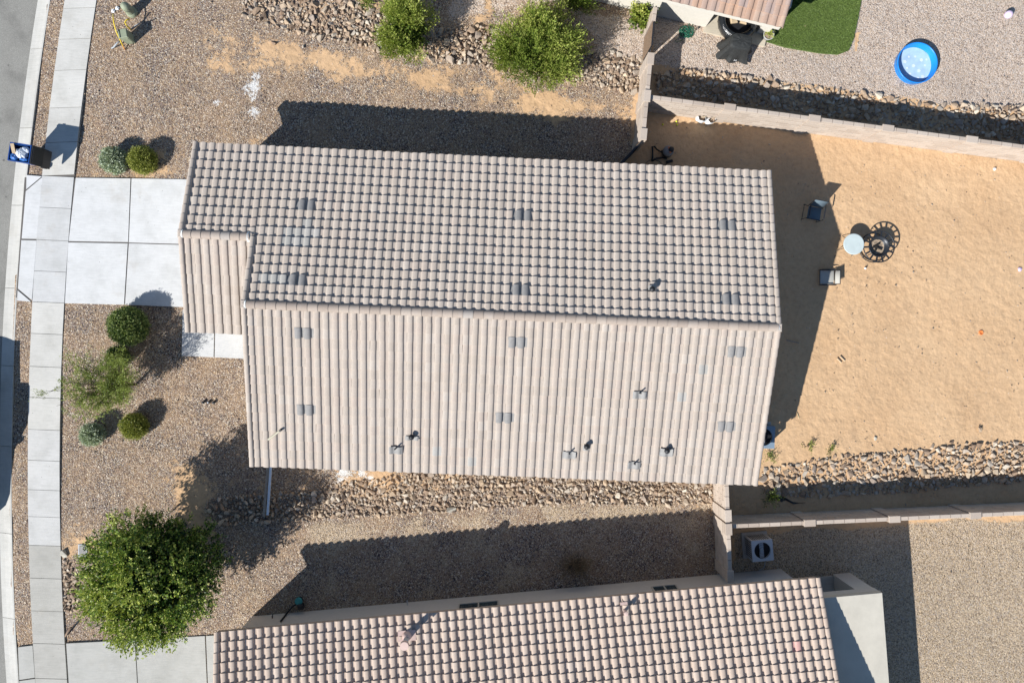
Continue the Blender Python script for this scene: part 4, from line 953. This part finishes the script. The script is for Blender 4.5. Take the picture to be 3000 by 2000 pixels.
# ------------------------------------------------------------------ yard furniture and small things
def arc(c, r, a0, a1, n, z=0):
    return [(c[0] + r * math.cos(R(a0 + (a1 - a0) * i / n)), c[1] + r * math.sin(R(a0 + (a1 - a0) * i / n)), z) for i in range(n + 1)]
def patio_chair(label, px, py, rz, sling):
    """sling chair: faces local -y, back at +y"""
    p = W(px, py); t = thing('patio_chair', label, 'chair', p, rz); f = .013
    for s in (-.29, .29):
        MB().tube([(s, -.26, 0), (s, -.27, .60), (s, -.22, .635), (s, .18, .63), (s, .26, .60)], f, 6).build('arm_frame', M['dark_metal'], t, True)
        MB().tube([(s, .34, 0), (s, .20, .40), (s * .93, .24, .44), (s * .90, .36, .88)], f, 6).build('back_leg', M['dark_metal'], t, True)
        MB().box((s, -.02, .645), (.045, .42, .018), bev=.006).build('armrest', M['dark_metal'], t)
    MB().tube([(-.26, .36, .88), (.26, .36, .88)], f, 6).build('top_rail', M['dark_metal'], t)
    MB().tube([(-.27, -.27, .40), (.27, -.27, .40)], f, 6).build('front_rail', M['dark_metal'], t)
    MB().tube([(-.29, -.26, .05), (-.29, .34, .05)], f * .8, 5).build('runner', M['dark_metal'], t)
    MB().tube([(.29, -.26, .05), (.29, .34, .05)], f * .8, 5).build('runner', M['dark_metal'], t)
    def sheet(name, pts, w0, w1):
        v = []; n = len(pts)
        for i, (y, z) in enumerate(pts):
            w_ = w0 + (w1 - w0) * i / (n - 1); sag = .018 * math.sin(math.pi * i / (n - 1)); v += [(-w_, y, z), (0, y, z - sag), (w_, y, z)]
        m_ = mesh(name, v, [(3 * i + j, 3 * i + j + 1, 3 * i + j + 4, 3 * i + j + 3) for i in range(n - 1) for j in (0, 1)], sling, True)
        o = link(name, m_, t); sd = o.modifiers.new('thick', 'SOLIDIFY'); sd.thickness = .006
    sheet('seat', [(-.27, .405), (-.12, .395), (.05, .385), (.20, .40)], .255, .25)
    sheet('backrest', [(.215, .43), (.26, .57), (.31, .73), (.355, .88)], .25, .24)
    return t
patio_chair('blue-grey sling chair in the shade facing the bottom of the yard', 2372, 628, R(-8), M['sling_blue'])
ch = patio_chair('pale grey sling chair lying folded, half in sun', 2421, 813, R(-88), M['sling']); ch.scale = (1, 1.15, .3)

p = W(2502, 715, .52); p.z = 0
t = thing('side_table', 'round pale-topped folding table beside the fire pit', 'table', p)
MB().lathe([(0, .515), (.375, .515), (.40, .505), (.40, .49), (.37, .48), (0, .48)], 40).build('table_top', M['table'], t)
for a in (20, 110, 200, 290):
    MB().tube([(.10 * math.cos(R(a)), .10 * math.sin(R(a)), .48), (.43 * math.cos(R(a + 8)), .43 * math.sin(R(a + 8)), .0)], .011, 6).build('leg', M['dark_metal'], t)
MB().tube(arc((0, 0), .24, 0, 360, 20, .25), .008, 5).build('brace_ring', M['dark_metal'], t)

p = W(2575, 722, .42); p.z = 0
t = thing('fire_pit', 'black metal fire pit ring with ashes on the sand', 'fire pit', p)
MB().lathe([(.02, .20), (.20, .22), (.32, .33), (.365, .43), (.385, .43), (.34, .31), (.21, .19), (0, .17)], 36).build('bowl', M['dark_metal'], t, True)
MB().lathe([(0, .285), (.12, .29), (.22, .275), (.30, .30)], 24, wob=.05).build('ash', M['ash'], t)
for r_ in (.385, .60): MB().tube(arc((0, 0), r_, 0, 360, 40, .425), .024, 6).build('ring', M['dark_metal'], t, True)
for k in range(14):
    a = R(k * 360 / 14 + 5); c, s_ = math.cos(a), math.sin(a)
    MB().box((c * .49, s_ * .49, .425), (.215, .065, .02), rz=a).build('slat', M['dark_metal'], t)
MB().tube(arc((0, 0), .56, 0, 360, 36, .05), .02, 6).build('base_ring', M['dark_metal'], t, True)
for k in range(4): a = R(45 + 90 * k); MB().tube([(.42 * math.cos(a), .42 * math.sin(a), .42), (.56 * math.cos(a), .56 * math.sin(a), .0)], .014, 6).build('leg', M['dark_metal'], t)
for i, (x, y, l, rz) in enumerate(((-.05, .05, .3, .6), (.04, -.05, .26, -.4), (-.08, -.06, .2, 1.6))):
    tag(link('charred_log', mesh('charred_log', *(lambda b: (b.v, b.f))(MB().tube([(p.x + x - l / 2 * math.cos(rz), p.y + y - l / 2 * math.sin(rz), .335), (p.x + x + l / 2 * math.cos(rz), p.y + y + l / 2 * math.sin(rz), .345)], [.038, .03], 7)), M['char'])),
        ['longest charred log across the ashes of the fire pit', 'short charred log at the lower side of the fire pit ashes', 'charred stub at the left of the fire pit ashes'][i], 'log')

p = W(1955, 446, .2); p.z = 0
t = thing('shop_vacuum', 'black drum vacuum with coiled hose in the shade by the gate', 'vacuum', p, R(20))
MB().lathe([(0, .03), (.17, .03), (.19, .10), (.20, .30), (.19, .34)], 20).build('drum', M['black'], t, True)
MB().lathe([(.205, .33), (.21, .37), (.18, .43), (.10, .48), (0, .49)], 20).build('lid', M['ventgrey'], t, True)
MB().box((.02, 0, .50), (.06, .24, .05), bev=.015).build('handle', M['orange'], t)
MB().lathe([(.0, .55), (.10, .54), (.11, .47)], 14, (.08, 0, 0)).build('motor_cap', M['black'], t, True)
for a in (45, 135, 225, 315): MB().lathe([(0, .06), (.03, .05), (.03, 0), (0, 0)], 8, (.19 * math.cos(R(a)), .19 * math.sin(R(a)), 0)).build('caster', M['rubber'], t)
MB().tube([(-.18, .02, .22), (-.32, .22, .12), (-.36, .38, .05), (-.44, .40, .04), (-.48, .22, .04), (-.56, .0, .04), (-.62, -.12, .04)], .03, 8).build('hose', M['black'], t, True)
MB().tube([(-.62, -.12, .045), (-.42, -.08, .045), (-.20, -.12, .06), (-.05, -.22, .10)], .036, 8).build('wand', M['black'], t, True)
MB().box((.02, -.34, .05), (.26, .10, .09), bev=.02).build('floor_nozzle', M['black'], t)
pc = W(1915, 478)
tag(MB().tube([(pc.x + .32 * math.cos(R(a)) + .0, pc.y - .1 + .22 * math.sin(R(a)), .012 + a * .00002) for a in range(0, 500, 20)], .009, 5).build('power_cord', M['black'], None, True), 'loose loop of black cord on sand beside the roof edge', 'cord')

for i, (px, py, rz) in enumerate(((2055, 345, -.35), (2081, 350, .25))):
    p = W(px, py, .2); p.z = 0; t = thing('sack', ['open white sack by the wall, left of the two', 'open white sack by the wall, right of the two'][i], 'sack', p, rz, 'white sacks by the wall')
    n = 18; v = []
    for z, sx, sy in ((0, .17, .12), (.04, .20, .14), (.2, .19, .13), (.34, .16, .11), (.40, .15, .10)):
        for k in range(n): a = 2 * math.pi * k / n; q = 1 + .08 * math.sin(5 * a + z * 14); v.append((sx * q * math.cos(a), sy * q * math.sin(a) - z * .22, z + .02 * math.sin(4 * a) * (z > .3)))
    MB().add(v, [tuple(range(n))[::-1]] + [(r_ * n + k, r_ * n + (k + 1) % n, (r_ + 1) * n + (k + 1) % n, (r_ + 1) * n + k) for r_ in range(4) for k in range(n)]).build('bag', M['white'], t, True)
    MB().lathe([(0, .26), (.10, .27), (.12, .30)], 12, (0, -.065, 0)).build('filling', M['soil'], t)
    MB().box((.03, .05 - .08, .40), (.16, .012, .10), rz=.5).build('torn_flap', M['paper'], t)

for i, (px, py) in enumerate(((1981, 357), (1941, 366), (1983, 367))):
    o = MB().lathe([(0, 0), (.02, .004), (.034, .018), (.037, .036), (.034, .055), (.02, .068), (0, .073)], 14).build('tennis_ball', M['tennis'], None, True); o.location = W(px, py)
    tag(o, ['bright yellow tennis ball in sun below the white wall', 'yellow tennis ball nearest the side wall corner', 'dull tennis ball on the edge of the roof shadow'][i], 'ball', 'tennis balls')
def lump(name, label, cat, px, py, r, h, mat):
    o = MB().lathe([(0, 0), (r * .8, .002), (r, h * .4), (r * .7, h * .85), (0, h)], 12, wob=.08).build(name, mat, None, True); o.location = W(px, py); return tag(o, label, cat)
lump('golf_ball', 'white ball on sand below the fire pit', 'ball', 2534, 786, .045, .08, M['white'])
lump('white_cup', 'white cup lying on sand near the right block wall', 'cup', 2912, 496, .06, .09, M['white'])
lump('plastic_lid', 'pink lid at the right edge of the sandy yard', 'lid', 2987, 789, .09, .05, M['ball_pink'])
p = W(2873, 974); t = thing('toy_ring', 'small orange ring toy in the sandy yard', 'toy', p)
MB().tube(arc((0, 0), .075, 0, 360, 20, .02), .022, 8).build('ring', M['orange'], t, True); MB().lathe([(0, .012), (.06, .012)], 14).build('web', M['orange'], t)
for i, (a, b_) in enumerate((((2452, 1050), (2464, 1062)), ((2461, 1044), (2474, 1057)))):
    A, B = W(*a), W(*b_); d = B - A
    tag(MB().box((A + B) / 2 + Vector((0, 0, .015)), (d.length + .02, .04, .025), rz=math.atan2(d.y, d.x), bev=.004).build('wood_stick', M['wood_pale']), ['pale wood stick on sand, left of the pair', 'pale wood stick on sand, right of the pair'][i], 'stick')
A, B = W(2303, 996), W(2340, 1004); d = B - A
tag(MB().box((A + B) / 2 + Vector((0, 0, .012)), (d.length, .035, .022), rz=math.atan2(d.y, d.x), bev=.003).build('wood_stick', M['board_grey']), 'grey wood strip in the shade behind the house', 'stick')

def ac_unit(label, px, py, z, s, rz, mat):
    p = W(px, py, z); p.z = 0; t = thing('air_conditioner', label, 'air conditioner', p, rz); h = z
    colour(MB().box((0, 0, .03), (s + .2, s + .2, .10), bev=.01).build('pad', M['concrete'], t), (.40, .39, .37))
    MB().box((0, 0, .08 + (h - .33) / 2), (s - .06, s - .06, h - .33)).build('coil', M['black'], t)
    for x in (-1, 1):
        for y in (-1, 1): MB().box((x * (s / 2 - .03), y * (s / 2 - .03), .08 + (h - .13) / 2), (.06, .06, h - .128)).build('corner_post', mat, t)
    k = 9
    for side in range(4):
        a = side * math.pi / 2
        for i in range(k):
            x = -s / 2 + .07 + (s - .14) * i / (k - 1); c_ = Vector((x, -s / 2 + .012, 0)); c_.rotate(Matrix.Rotation(a, 3, 'Z'))
            MB().box((c_.x, c_.y, .08 + (h - .14) / 2), (.034, .018, h - .16), rz=a).build('louvre', mat, t)
    b = MB(); n = 32; hole = s * .385; v = []
    for k_ in range(n):
        a = 2 * math.pi * k_ / n; m_ = max(abs(math.cos(a)), abs(math.sin(a))); v += [(s / 2 / m_ * math.cos(a), s / 2 / m_ * math.sin(a), h), (hole * math.cos(a), hole * math.sin(a), h), (hole * math.cos(a), hole * math.sin(a), h - .08), (s / 2 / m_ * math.cos(a), s / 2 / m_ * math.sin(a), h - .06)]
    f = []
    for k_ in range(n):
        j = (k_ + 1) % n
        for q in range(3): f.append((4 * k_ + q, 4 * j + q, 4 * j + q + 1, 4 * k_ + q + 1)) if q != 2 else None
        f.append((4 * k_ + 3, 4 * j + 3, 4 * j, 4 * k_))
    b.add(v, [x[::-1] for x in f]); b.build('top_panel', mat, t)
    MB().lathe([(0, h - .06), (.07, h - .06), (.07, h - .16), (0, h - .16)], 14).build('fan_hub', M['steel'], t)
    for k_ in range(2): MB().box((0, (k_ - .5) * s * .42, h - .10), (s * .20, s * .30, .012), rz=.0).build('fan_blade', M['steel'], t)
    for r_ in (.12, .2, .28): MB().tube(arc((0, 0), r_ * s / .75, 0, 360, 24, h + .003), .004, 4).build('grille_ring', M['black'], t)
    return t
ac_unit('pale grey air conditioner below the bottom yard wall', 2234, 1612, .80, .80, NA, M['ac_grey'])
q = W(2236, 1668); tag(MB().tube([q + Vector((0, .35, .15)), q + Vector((.0, .1, .06)), q + Vector((-.35, -.15, .05)), q + Vector((-.4, -.3, .3))], .018, 6).build('refrigerant_line', M['cable'], None, True), 'curved cable from the grey air conditioner to the wall', 'cable')
ac_unit('blue-grey air conditioner half hidden under the middle roof edge', 2238, 1280, .72, .84, 0, M['ac_blue'])

# the kiddie pool and the ball
p = W(2682, 188, .14); p.z = .0
t = thing('paddling_pool', 'round blue plastic paddling pool on pale gravel', 'pool', p)
MB().lathe([(.0, .01), (.70, .012), (.715, .03), (.74, .26), (.755, .285), (.785, .285), (.79, .26), (.775, .24), (.75, .0)], 56).build('tub', M['pool'], t, True)
MB().disc((0, 0, .017), .695, 48).build('floor', M['poolfloor'], t)
rs = np.random.default_rng(5)
for i, (x, y) in enumerate(((-.35, .12), (-.2, .32), (.05, .34), (.3, .22), (.45, .02), (-.25, -.12), (.0, -.02), (-.28, -.38), (-.12, -.33), (.22, -.2), (-.1, -.5), (.2, -.48), (.38, -.42), (-.5, -.25), (.5, .25))):
    b = MB()
    if i % 3:
        b.lathe([(0, .024), (.042, .0235)], 12, (x, y, 0))
    else:
        b.lathe([(0, .0255), (.03, .025)], 10, (x, y, 0))
        for a in range(5): b.lathe([(0, .024), (.03, .0235)], 8, (x + .042 * math.cos(R(72 * a)), y + .042 * math.sin(R(72 * a)), .001 * a * .2))
    b.build('spot', M['spot'], t)
o = MB().lathe([(.15 * math.cos(R(a)), .15 + .15 * math.sin(R(a))) for a in range(-90, 91, 15)], 24).build('play_ball', M['ball_pink'], None, True); p = W(2955, 43, .15); o.location = (p.x, p.y, -.005)
tag(o, 'pale lilac play ball on gravel at the top right', 'ball')

# covered grill, tub, pot, hose at the upper house
p = W(2172, 122, .95); p.z = 0
t = thing('covered_grill', 'barbecue grill under a draped black cover beside the patio', 'grill', p, TA + R(4))
n = 40; v = []; rings = ((.10, .07, 1.03), (.20, .14, 1.03), (.35, .245, 1.01), (.40, .285, .92), (.44, .31, .62), (.52, .36, .30), (.60, .43, .08))
for i, (a, b_, z) in enumerate(rings):
    for k in range(n):
        th2 = 2 * math.pi * k / n; cx, sy = math.cos(th2), math.sin(th2); q = (abs(cx) ** 5 + abs(sy) ** 5) ** (-1 / 5); fold = 1 + (.17 * (i - 3) / 3 * math.sin(7 * th2 + .6) + .05 * (i - 3) / 3 * math.sin(13 * th2) if i > 3 else 0)
        v.append((a * q * cx * fold, b_ * q * sy * fold, z + (.05 * math.sin(7 * th2 + 1.2) if i == 6 else .004 * math.sin(9 * th2))))
MB().add(v, [(i * n + k, i * n + (k + 1) % n, (i + 1) * n + (k + 1) % n, (i + 1) * n + k) for i in range(len(rings) - 1) for k in range(n)] + [tuple(range(n))[::-1]]).build('cover', M['cover'], t)
for x in (-.36, .36):
    for y in (-.24, .24): MB().tube([(x, y, 0), (x, y, .6)], .02, 6).build('leg', M['dark_metal'], t)
for x in (.02, .08): MB().box((x, -.46, .35), (.02, .012, .09), rz=.3).build('buckle', M['white'], t)

p = W(2165, 58, .45); p.z = .055
t = thing('inflatable_tub', 'glossy black round inflatable tub under the patio roof', 'tub', p)
MB().lathe([(0, .0), (.62, .0), (.72, .08), (.76, .24), (.74, .40), (.66, .50), (.58, .50), (.52, .42), (.51, .20), (0, .19)], 48, wob=.008).build('ring', M['tub'], t, True)
for a in range(0, 360, 20): MB().tube([(r_ * math.cos(R(a)), r_ * math.sin(R(a)), z) for r_, z in ((.725, .08), (.765, .24), (.745, .40), (.665, .505), (.58, .505))], .006, 4).build('seam', M['tub'], t)
MB().lathe([(0, .28), (.5, .28)], 32).build('seat', M['black'], t)
for x, rz in ((-.18, .2), (.22, -.2)): MB().box((x, .05, .33), (.26, .32, .09), rz=rz, bev=.03).build('cushion', M['cushion'], t)

p = W(2250, 104, .2); p.z = 0
t = thing('flower_pot', 'round grey pot with a small plant beside the lawn corner', 'pot', p)
MB().lathe([(0, 0), (.13, 0), (.20, .26), (.215, .30), (.19, .30), (.17, .26), (0, .255)], 24).build('pot', M['pot'], t, True)
MB().disc((0, 0, .262), .172, 20).build('soil', M['soil'], t)
rs = np.random.default_rng(81); d = sphere_dirs(30, rs, .1); V, F, T = sprays(np.tile(np.array([[-.03, .02, .27]]), (30, 1)), d * np.array([1, 1, .9]), 4, .015, .17, .10, .03, rs, .75); link('foliage', np_mesh('foliage', V, F, M['leaf_shrub'], T), t)
rs = np.random.default_rng(82); p = W(2010, 95); pts = []
for i in range(90):
    a = i * .62; r_ = .13 + .09 * math.sin(i * .9) + .05 * rs.random(); pts.append((p.x + r_ * 1.25 * math.cos(a), p.y + r_ * math.sin(a), .02 + .09 * (i / 90) * rs.random() + .02 * math.sin(i)))
pts += [(p.x + .1, p.y + .35, .03), (p.x + .2, p.y + .45, .03), (p.x + .24, p.y + .3, .03), (p.x + .1, p.y + .1, .05), (p.x - .3, p.y - .25, .03), (p.x - .42, p.y - .36, .03), (p.x - .36, p.y - .42, .03), (p.x - .1, p.y - .3, .03)]
tag(MB().tube(pts, .014, 5).build('garden_hose', M['hose_green'], None, True), 'tangled green garden hose on gravel below the cream wall', 'hose')
lump('spray_nozzle', 'dark nozzle on gravel at the cream wall corner', 'nozzle', 2046, 82, .05, .06, M['black'])

# wheeled bin with its lid thrown back
p = W(58, 448, 1.05); p = Vector((p.x, p.y, 0)); 
t = thing('wheeled_bin', 'overfull blue wheeled bin with black lid thrown open at the kerb', 'bin', (p.x + .0, p.y, .02), R(-6))
v = []; 
for x0, y0, z in ((.24, .22, .02), (.30, .27, .5), (.36, .31, .98), (.385, .335, .985), (.385, .335, 1.05), (.35, .30, 1.05), (.33, .28, .80)):
    v += [(-x0, -y0, z), (-x0 * .0, -y0 * 1.02, z), (x0, -y0, z), (x0, y0, z), (0, y0 * 1.02, z), (-x0, y0, z)]
b = MB().add(v, [tuple(range(6))[::-1]] + [(r_ * 6 + k, r_ * 6 + (k + 1) % 6, (r_ + 1) * 6 + (k + 1) % 6, (r_ + 1) * 6 + k) for r_ in range(6) for k in range(6)]); b.build('body', M['blue_bin'], t)
for s in (-.26, .26):
    MB().tube([(.30, s - .03, .11), (.30, s + .03, .11)], .11, 16).build('wheel', M['rubber'], t)
MB().tube([(.39, -.26, 1.0), (.47, -.26, 1.02), (.47, .26, 1.02), (.39, .26, 1.0)], .017, 6).build('handle', M['black'], t)
lid = MB(); lid.add([(.40, -.34, 1.04), (.40, .34, 1.04), (.56, .34, .66), (.60, .32, .30), (.60, -.32, .30), (.56, -.34, .66), (.44, -.34, 1.05), (.44, .34, 1.05), (.605, .345, .67), (.645, .325, .30), (.645, -.325, .30), (.605, -.345, .67)],
    [(0, 1, 2, 5), (5, 2, 3, 4), (6, 11, 8, 7), (11, 10, 9, 8), (0, 6, 7, 1), (1, 7, 8, 2), (2, 8, 9, 3), (3, 9, 10, 4), (4, 10, 11, 5), (5, 11, 6, 0)]); lid.build('lid', M['black'], t)
def bag(name, label, mat, c, s, seed):
    rs = np.random.default_rng(seed); n = 16; v = []; prof = ((0, -.5), (.6, -.45), (.95, -.1), (.9, .2), (.55, .42), (.2, .5), (0, .52))
    for r_, z in prof:
        for k in range(n): a = 2 * math.pi * k / n; q = 1 + rs.normal(0, .09); v.append((r_ * q * s[0] * math.cos(a), r_ * q * s[1] * math.sin(a), z * s[2] + rs.normal(0, .012)))
    o = MB().add(v, [(i * n + k, i * n + (k + 1) % n, (i + 1) * n + (k + 1) % n, (i + 1) * n + k) for i in range(len(prof) - 1) for k in range(n)]).build(name, mat, None, False); o.location = Vector((p.x, p.y, 0)) + Vector(c); tag(o, label, 'rubbish')
M['bagw'] = plain('bag_white', (.62, .66, .72), .3, var=.35, sc=14, spec=.6); M['bagb'] = plain('bag_blue', (.03, .14, .42), .3, var=.4, sc=14, spec=.6); M['card'] = plain('cardboard', (.50, .38, .24), .85, var=.15)
bag('rubbish_bag', 'white plastic rubbish bag in the middle of the blue bin', M['bagw'], (.05, -.02, 1.02), (.20, .20, .30), 1)
bag('rubbish_bag', 'blue plastic rubbish bag at the front of the blue bin', M['bagb'], (-.22, -.14, .99), (.14, .15, .24), 2)
bag('rubbish_bag', 'crumpled pale bag at the back of the blue bin', M['bagw'], (.20, .12, 1.00), (.13, .13, .24), 3)
bag('rubbish_bag', 'blue bag wedged at the lower side of the blue bin', M['bagb'], (.12, -.22, .98), (.16, .08, .22), 4)
o = MB().box((0, 0, 0), (.12, .42, .02), bev=.004).build('cardboard_flap', M['card']); o.location = Vector((p.x - .20, p.y + .10, 1.10)); o.rotation_euler = (.25, .15, .15); tag(o, 'tan cardboard strip sticking out of the blue bin', 'cardboard')

# utility pedestals, markers and cables at the top left
p = W(372, 24, .36); p.z = 0
t = thing('utility_pedestal', 'rounded green utility pedestal at the top left', 'pedestal', p)
MB().lathe([(.16, -.02), (.16, .48), (.145, .55), (.09, .61), (0, .63)], 24).build('cover', M['util_green'], t, True)
MB().lathe([(.20, -.02), (.20, .10), (.165, .14)], 24).build('base', M['util_green'], t, True)
p = W(366, 104, .38); p.z = 0
t = thing('utility_box', 'square green utility box with cables around it', 'utility box', p, R(12))
MB().box((0, 0, .25), (.30, .30, .54), bev=.02).build('cabinet', M['util_green'], t)
MB().box((0, 0, .545), (.33, .33, .05), bev=.018).build('cap', M['util_green'], t); MB().box((-.09, 0, .576), (.02, .31, .012)).build('cap_seam', M['dark_metal'], t)
MB().box((0, -.156, .25), (.24, .012, .40), bev=.004).build('door', M['util_green'], t)
def lean(label, name, cat, pts, r, mat): tag(MB().tube(pts, r, 7).build(name, mat, None, True), label, cat)
a = W(365, 145); lean('long yellow marker pole arching over the gravel', 'marker_pole', 'pole', [a, W(352, 118, .35), W(340, 92, .62), W(333, 65, .72), W(331, 42, .72)], .02, M['yellow'])
a = W(383, 88); lean('short hooked yellow conduit behind the utility box', 'conduit', 'conduit', [a, W(370, 75, .4), W(366, 66, .5), W(371, 59, .5), W(380, 56, .46)], .024, M['yellow'])
lean('white cable running up from the utility box', 'cable', 'cable', [W(383, 86, .2), W(392, 78, .35), W(402, 72, .4), W(413, 66, .3)], .014, M['cable'])
lean('grey cable bundle below the utility box', 'cable', 'cable', [W(352, 120, .2), W(342, 128, .2), W(334, 138, .12), W(327, 142, .02)], .028, M['cable'])
lean('red-tipped stake below the utility box', 'stake', 'stake', [W(366, 147), W(360, 135, .3)], .012, M['orange'])
for i, (px, py) in enumerate(((332, 34), (344, 26))):
    o = MB().add([(-.07, -.05, .01), (.06, -.06, .03), (.08, .04, .01), (.01, .07, .05), (-.06, .05, .02), (0, 0, .06)], [(0, 1, 5), (1, 2, 5), (2, 3, 5), (3, 4, 5), (4, 0, 5)]).build('paper_scrap', M['white']); o.location = W(px, py); tag(o, ['crumpled white scrap beside the green pedestal, lower one', 'crumpled white scrap beside the green pedestal, upper one'][i], 'litter')
# irrigation risers in the front gravel
for i, px in enumerate((597, 612, 628)):
    t = thing('valve_riser', ['dark valve riser in front gravel, leftmost of three', 'grey-capped valve riser in front gravel, middle of three', 'dark valve riser in front gravel, rightmost of three'][i], 'valve', W(px, 1178), 0, 'irrigation valve risers')
    MB().lathe([(.045, -.01), (.045, .05), (.06, .05), (.06, .085), (0, .09)], 12).build('riser', M['black'], t); MB().lathe([(.0, .11), (.03, .105), (.035, .08)], 10).build('cap', M['steel'] if i == 1 else M['black'], t)
# boards across the lower rocks
for i, (a, b_, m_) in enumerate((((785, 1372, .30), (773, 1512, .22), 'board_grey'), ((793, 1372, .32), (784, 1508, .24), 'board_white'))):
    A, B = W(*a), W(*b_); d = (B - A); A -= d * .25; d = B - A; M4 = d.to_track_quat('Y', 'Z').to_matrix().to_4x4(); M4.translation = (A + B) / 2
    b = MB().box((0, 0, 0), (.10 if i == 0 else .085, d.length, .05), m=M4, bev=.006); tag(b.build('board', M[m_]), ['brown weathered board reaching from the eave over the rocks', 'white board beside the brown one below the eave'][i], 'board')
# meter lid, sign, curved edging by the big tree
p = W(243, 1612); t = thing('meter_box', 'flat grey meter lid in gravel at the edge of the big tree', 'meter lid', p, R(3))
MB().box((0, 0, .0), (.34, .50, .05), bev=.008).build('rim', M['ac_grey'], t); MB().box((0, 0, .027), (.27, .42, .008), bev=.003).build('lid', M['flash'], t)
tag(MB().tube([W(191, 1864, .02), W(197, 1852, .1), W(207, 1838, .16), W(213, 1836, .14)], [.02, .04, .035, .01], 7).build('driftwood', M['wood'], None, True), 'curved dark piece of wood beside the lower sidewalk', 'wood')
# bucket lid by the lower neighbour's wall, black weed cloth in the yard
p = W(875, 1760, .2); p.z = 0; t = thing('bucket', 'teal-lidded bucket in the shade by the lower house', 'bucket', p)
MB().lathe([(0, 0), (.11, 0), (.13, .20)], 18).build('pail', M['black'], t, True); MB().lathe([(.145, .19), (.145, .22), (.13, .225), (0, .225)], 20).build('lid', M['teal'], t)
rs = np.random.default_rng(9); v = []; 
for i, (x, y, wd) in enumerate(((2250, 1448, .03), (2272, 1456, .10), (2288, 1464, .16), (2300, 1462, .07), (2322, 1473, .05), (2340, 1473, .02), (2358, 1471, .01))):
    q = W(x, y); v += [(q.x, q.y + wd, .03 + .02 * (i % 2)), (q.x, q.y - wd * .4, .02 + .03 * ((i + 1) % 2))]
tag(MB().add(v, [(2 * i, 2 * i + 1, 2 * i + 3, 2 * i + 2) for i in range(6)]).build('weed_cloth', M['black']), 'torn strip of black weed cloth in the shaded yard', 'cloth'); bpy.data.objects['weed_cloth'].modifiers.new('t', 'SOLIDIFY').thickness = .006
lean('thin pale stalk on shaded gravel above the roof', 'stalk', 'stalk', [W(1406, 384, .01), W(1410, 395, .03), W(1418, 404, .02), W(1427, 411, .01)], .006, M['dry'])
lean('dry stalk on the sand below the roof corner', 'stalk', 'stalk', [W(2335, 1207, .01), W(2338, 1216, .03), W(2341, 1226, .01)], .01, M['dry'])

# pickup truck parked just outside the left edge: its shadow falls on the kerb
t = thing('parked_pickup', 'parked pickup truck whose shadow lies on the kerb at left', 'truck', (-19.85, -4.9, -.125))
def body(name, prof, hw, mat, inset=.12, parent=t):
    """side profile (y,z) swept across the width, edges rounded in"""
    n = len(prof); v = []
    for x, s in ((-hw, .94), (-hw + .10, 1), (hw - .10, 1), (hw, .94)):
        cy = sum(q[0] for q in prof) / n; cz = sum(q[1] for q in prof) / n
        v += [(x, cy + (y - cy) * (1 - (1 - s) * .3), cz + (z - cz) * s) for y, z in prof]
    f = [tuple(range(n)), tuple(range(3 * n, 4 * n))[::-1]]
    for k in range(3): f += [(k * n + i, (k + 1) * n + i, (k + 1) * n + (i + 1) % n, k * n + (i + 1) % n) for i in range(n)]
    return MB().add(v, f).build(name, mat, parent)
body('lower_body', [(-2.95, .45), (2.95, .45), (2.98, .8), (2.92, 1.18), (1.0, 1.20), (-1.15, 1.18), (-2.7, 1.10), (-2.98, .85)], .98, M['truck'])
cb = body('cab', [(-1.35, 1.17), (1.05, 1.19), (.98, 1.45), (.75, 1.84), (-.30, 1.86), (-.55, 1.80)], .86, M['truck'])
MB().box((0, 2.02, 1.26), (1.86, 1.8, .13), bev=.04).build('bed_rail', M['truck'], t)
for s in (-1, 1):
    MB().box((s * .865, .2, 1.50), (.02, 1.0, .34)).build('side_window', M['glass'], cb); MB().box((s * 1.08, -.75, 1.22), (.22, .14, .20), bev=.04).build('mirror', M['black'], t)
    for y in (-1.85, 1.75):
        wh = MB().tube([(s * .74, y, .39), (s * 1.0, y, .39)], .39, 24).build('wheel', M['rubber'], t); MB().tube([(s * .99, y, .39), (s * 1.01, y, .39)], .25, 18).build('rim', M['steel'], wh)
    MB().box((s * .68, -2.95, .90), (.4, .08, .18), bev=.03).build('headlight', M['white'], t); MB().box((s * .86, 2.97, .95), (.16, .05, .34), bev=.02).build('tail_light', M['orange'], t)
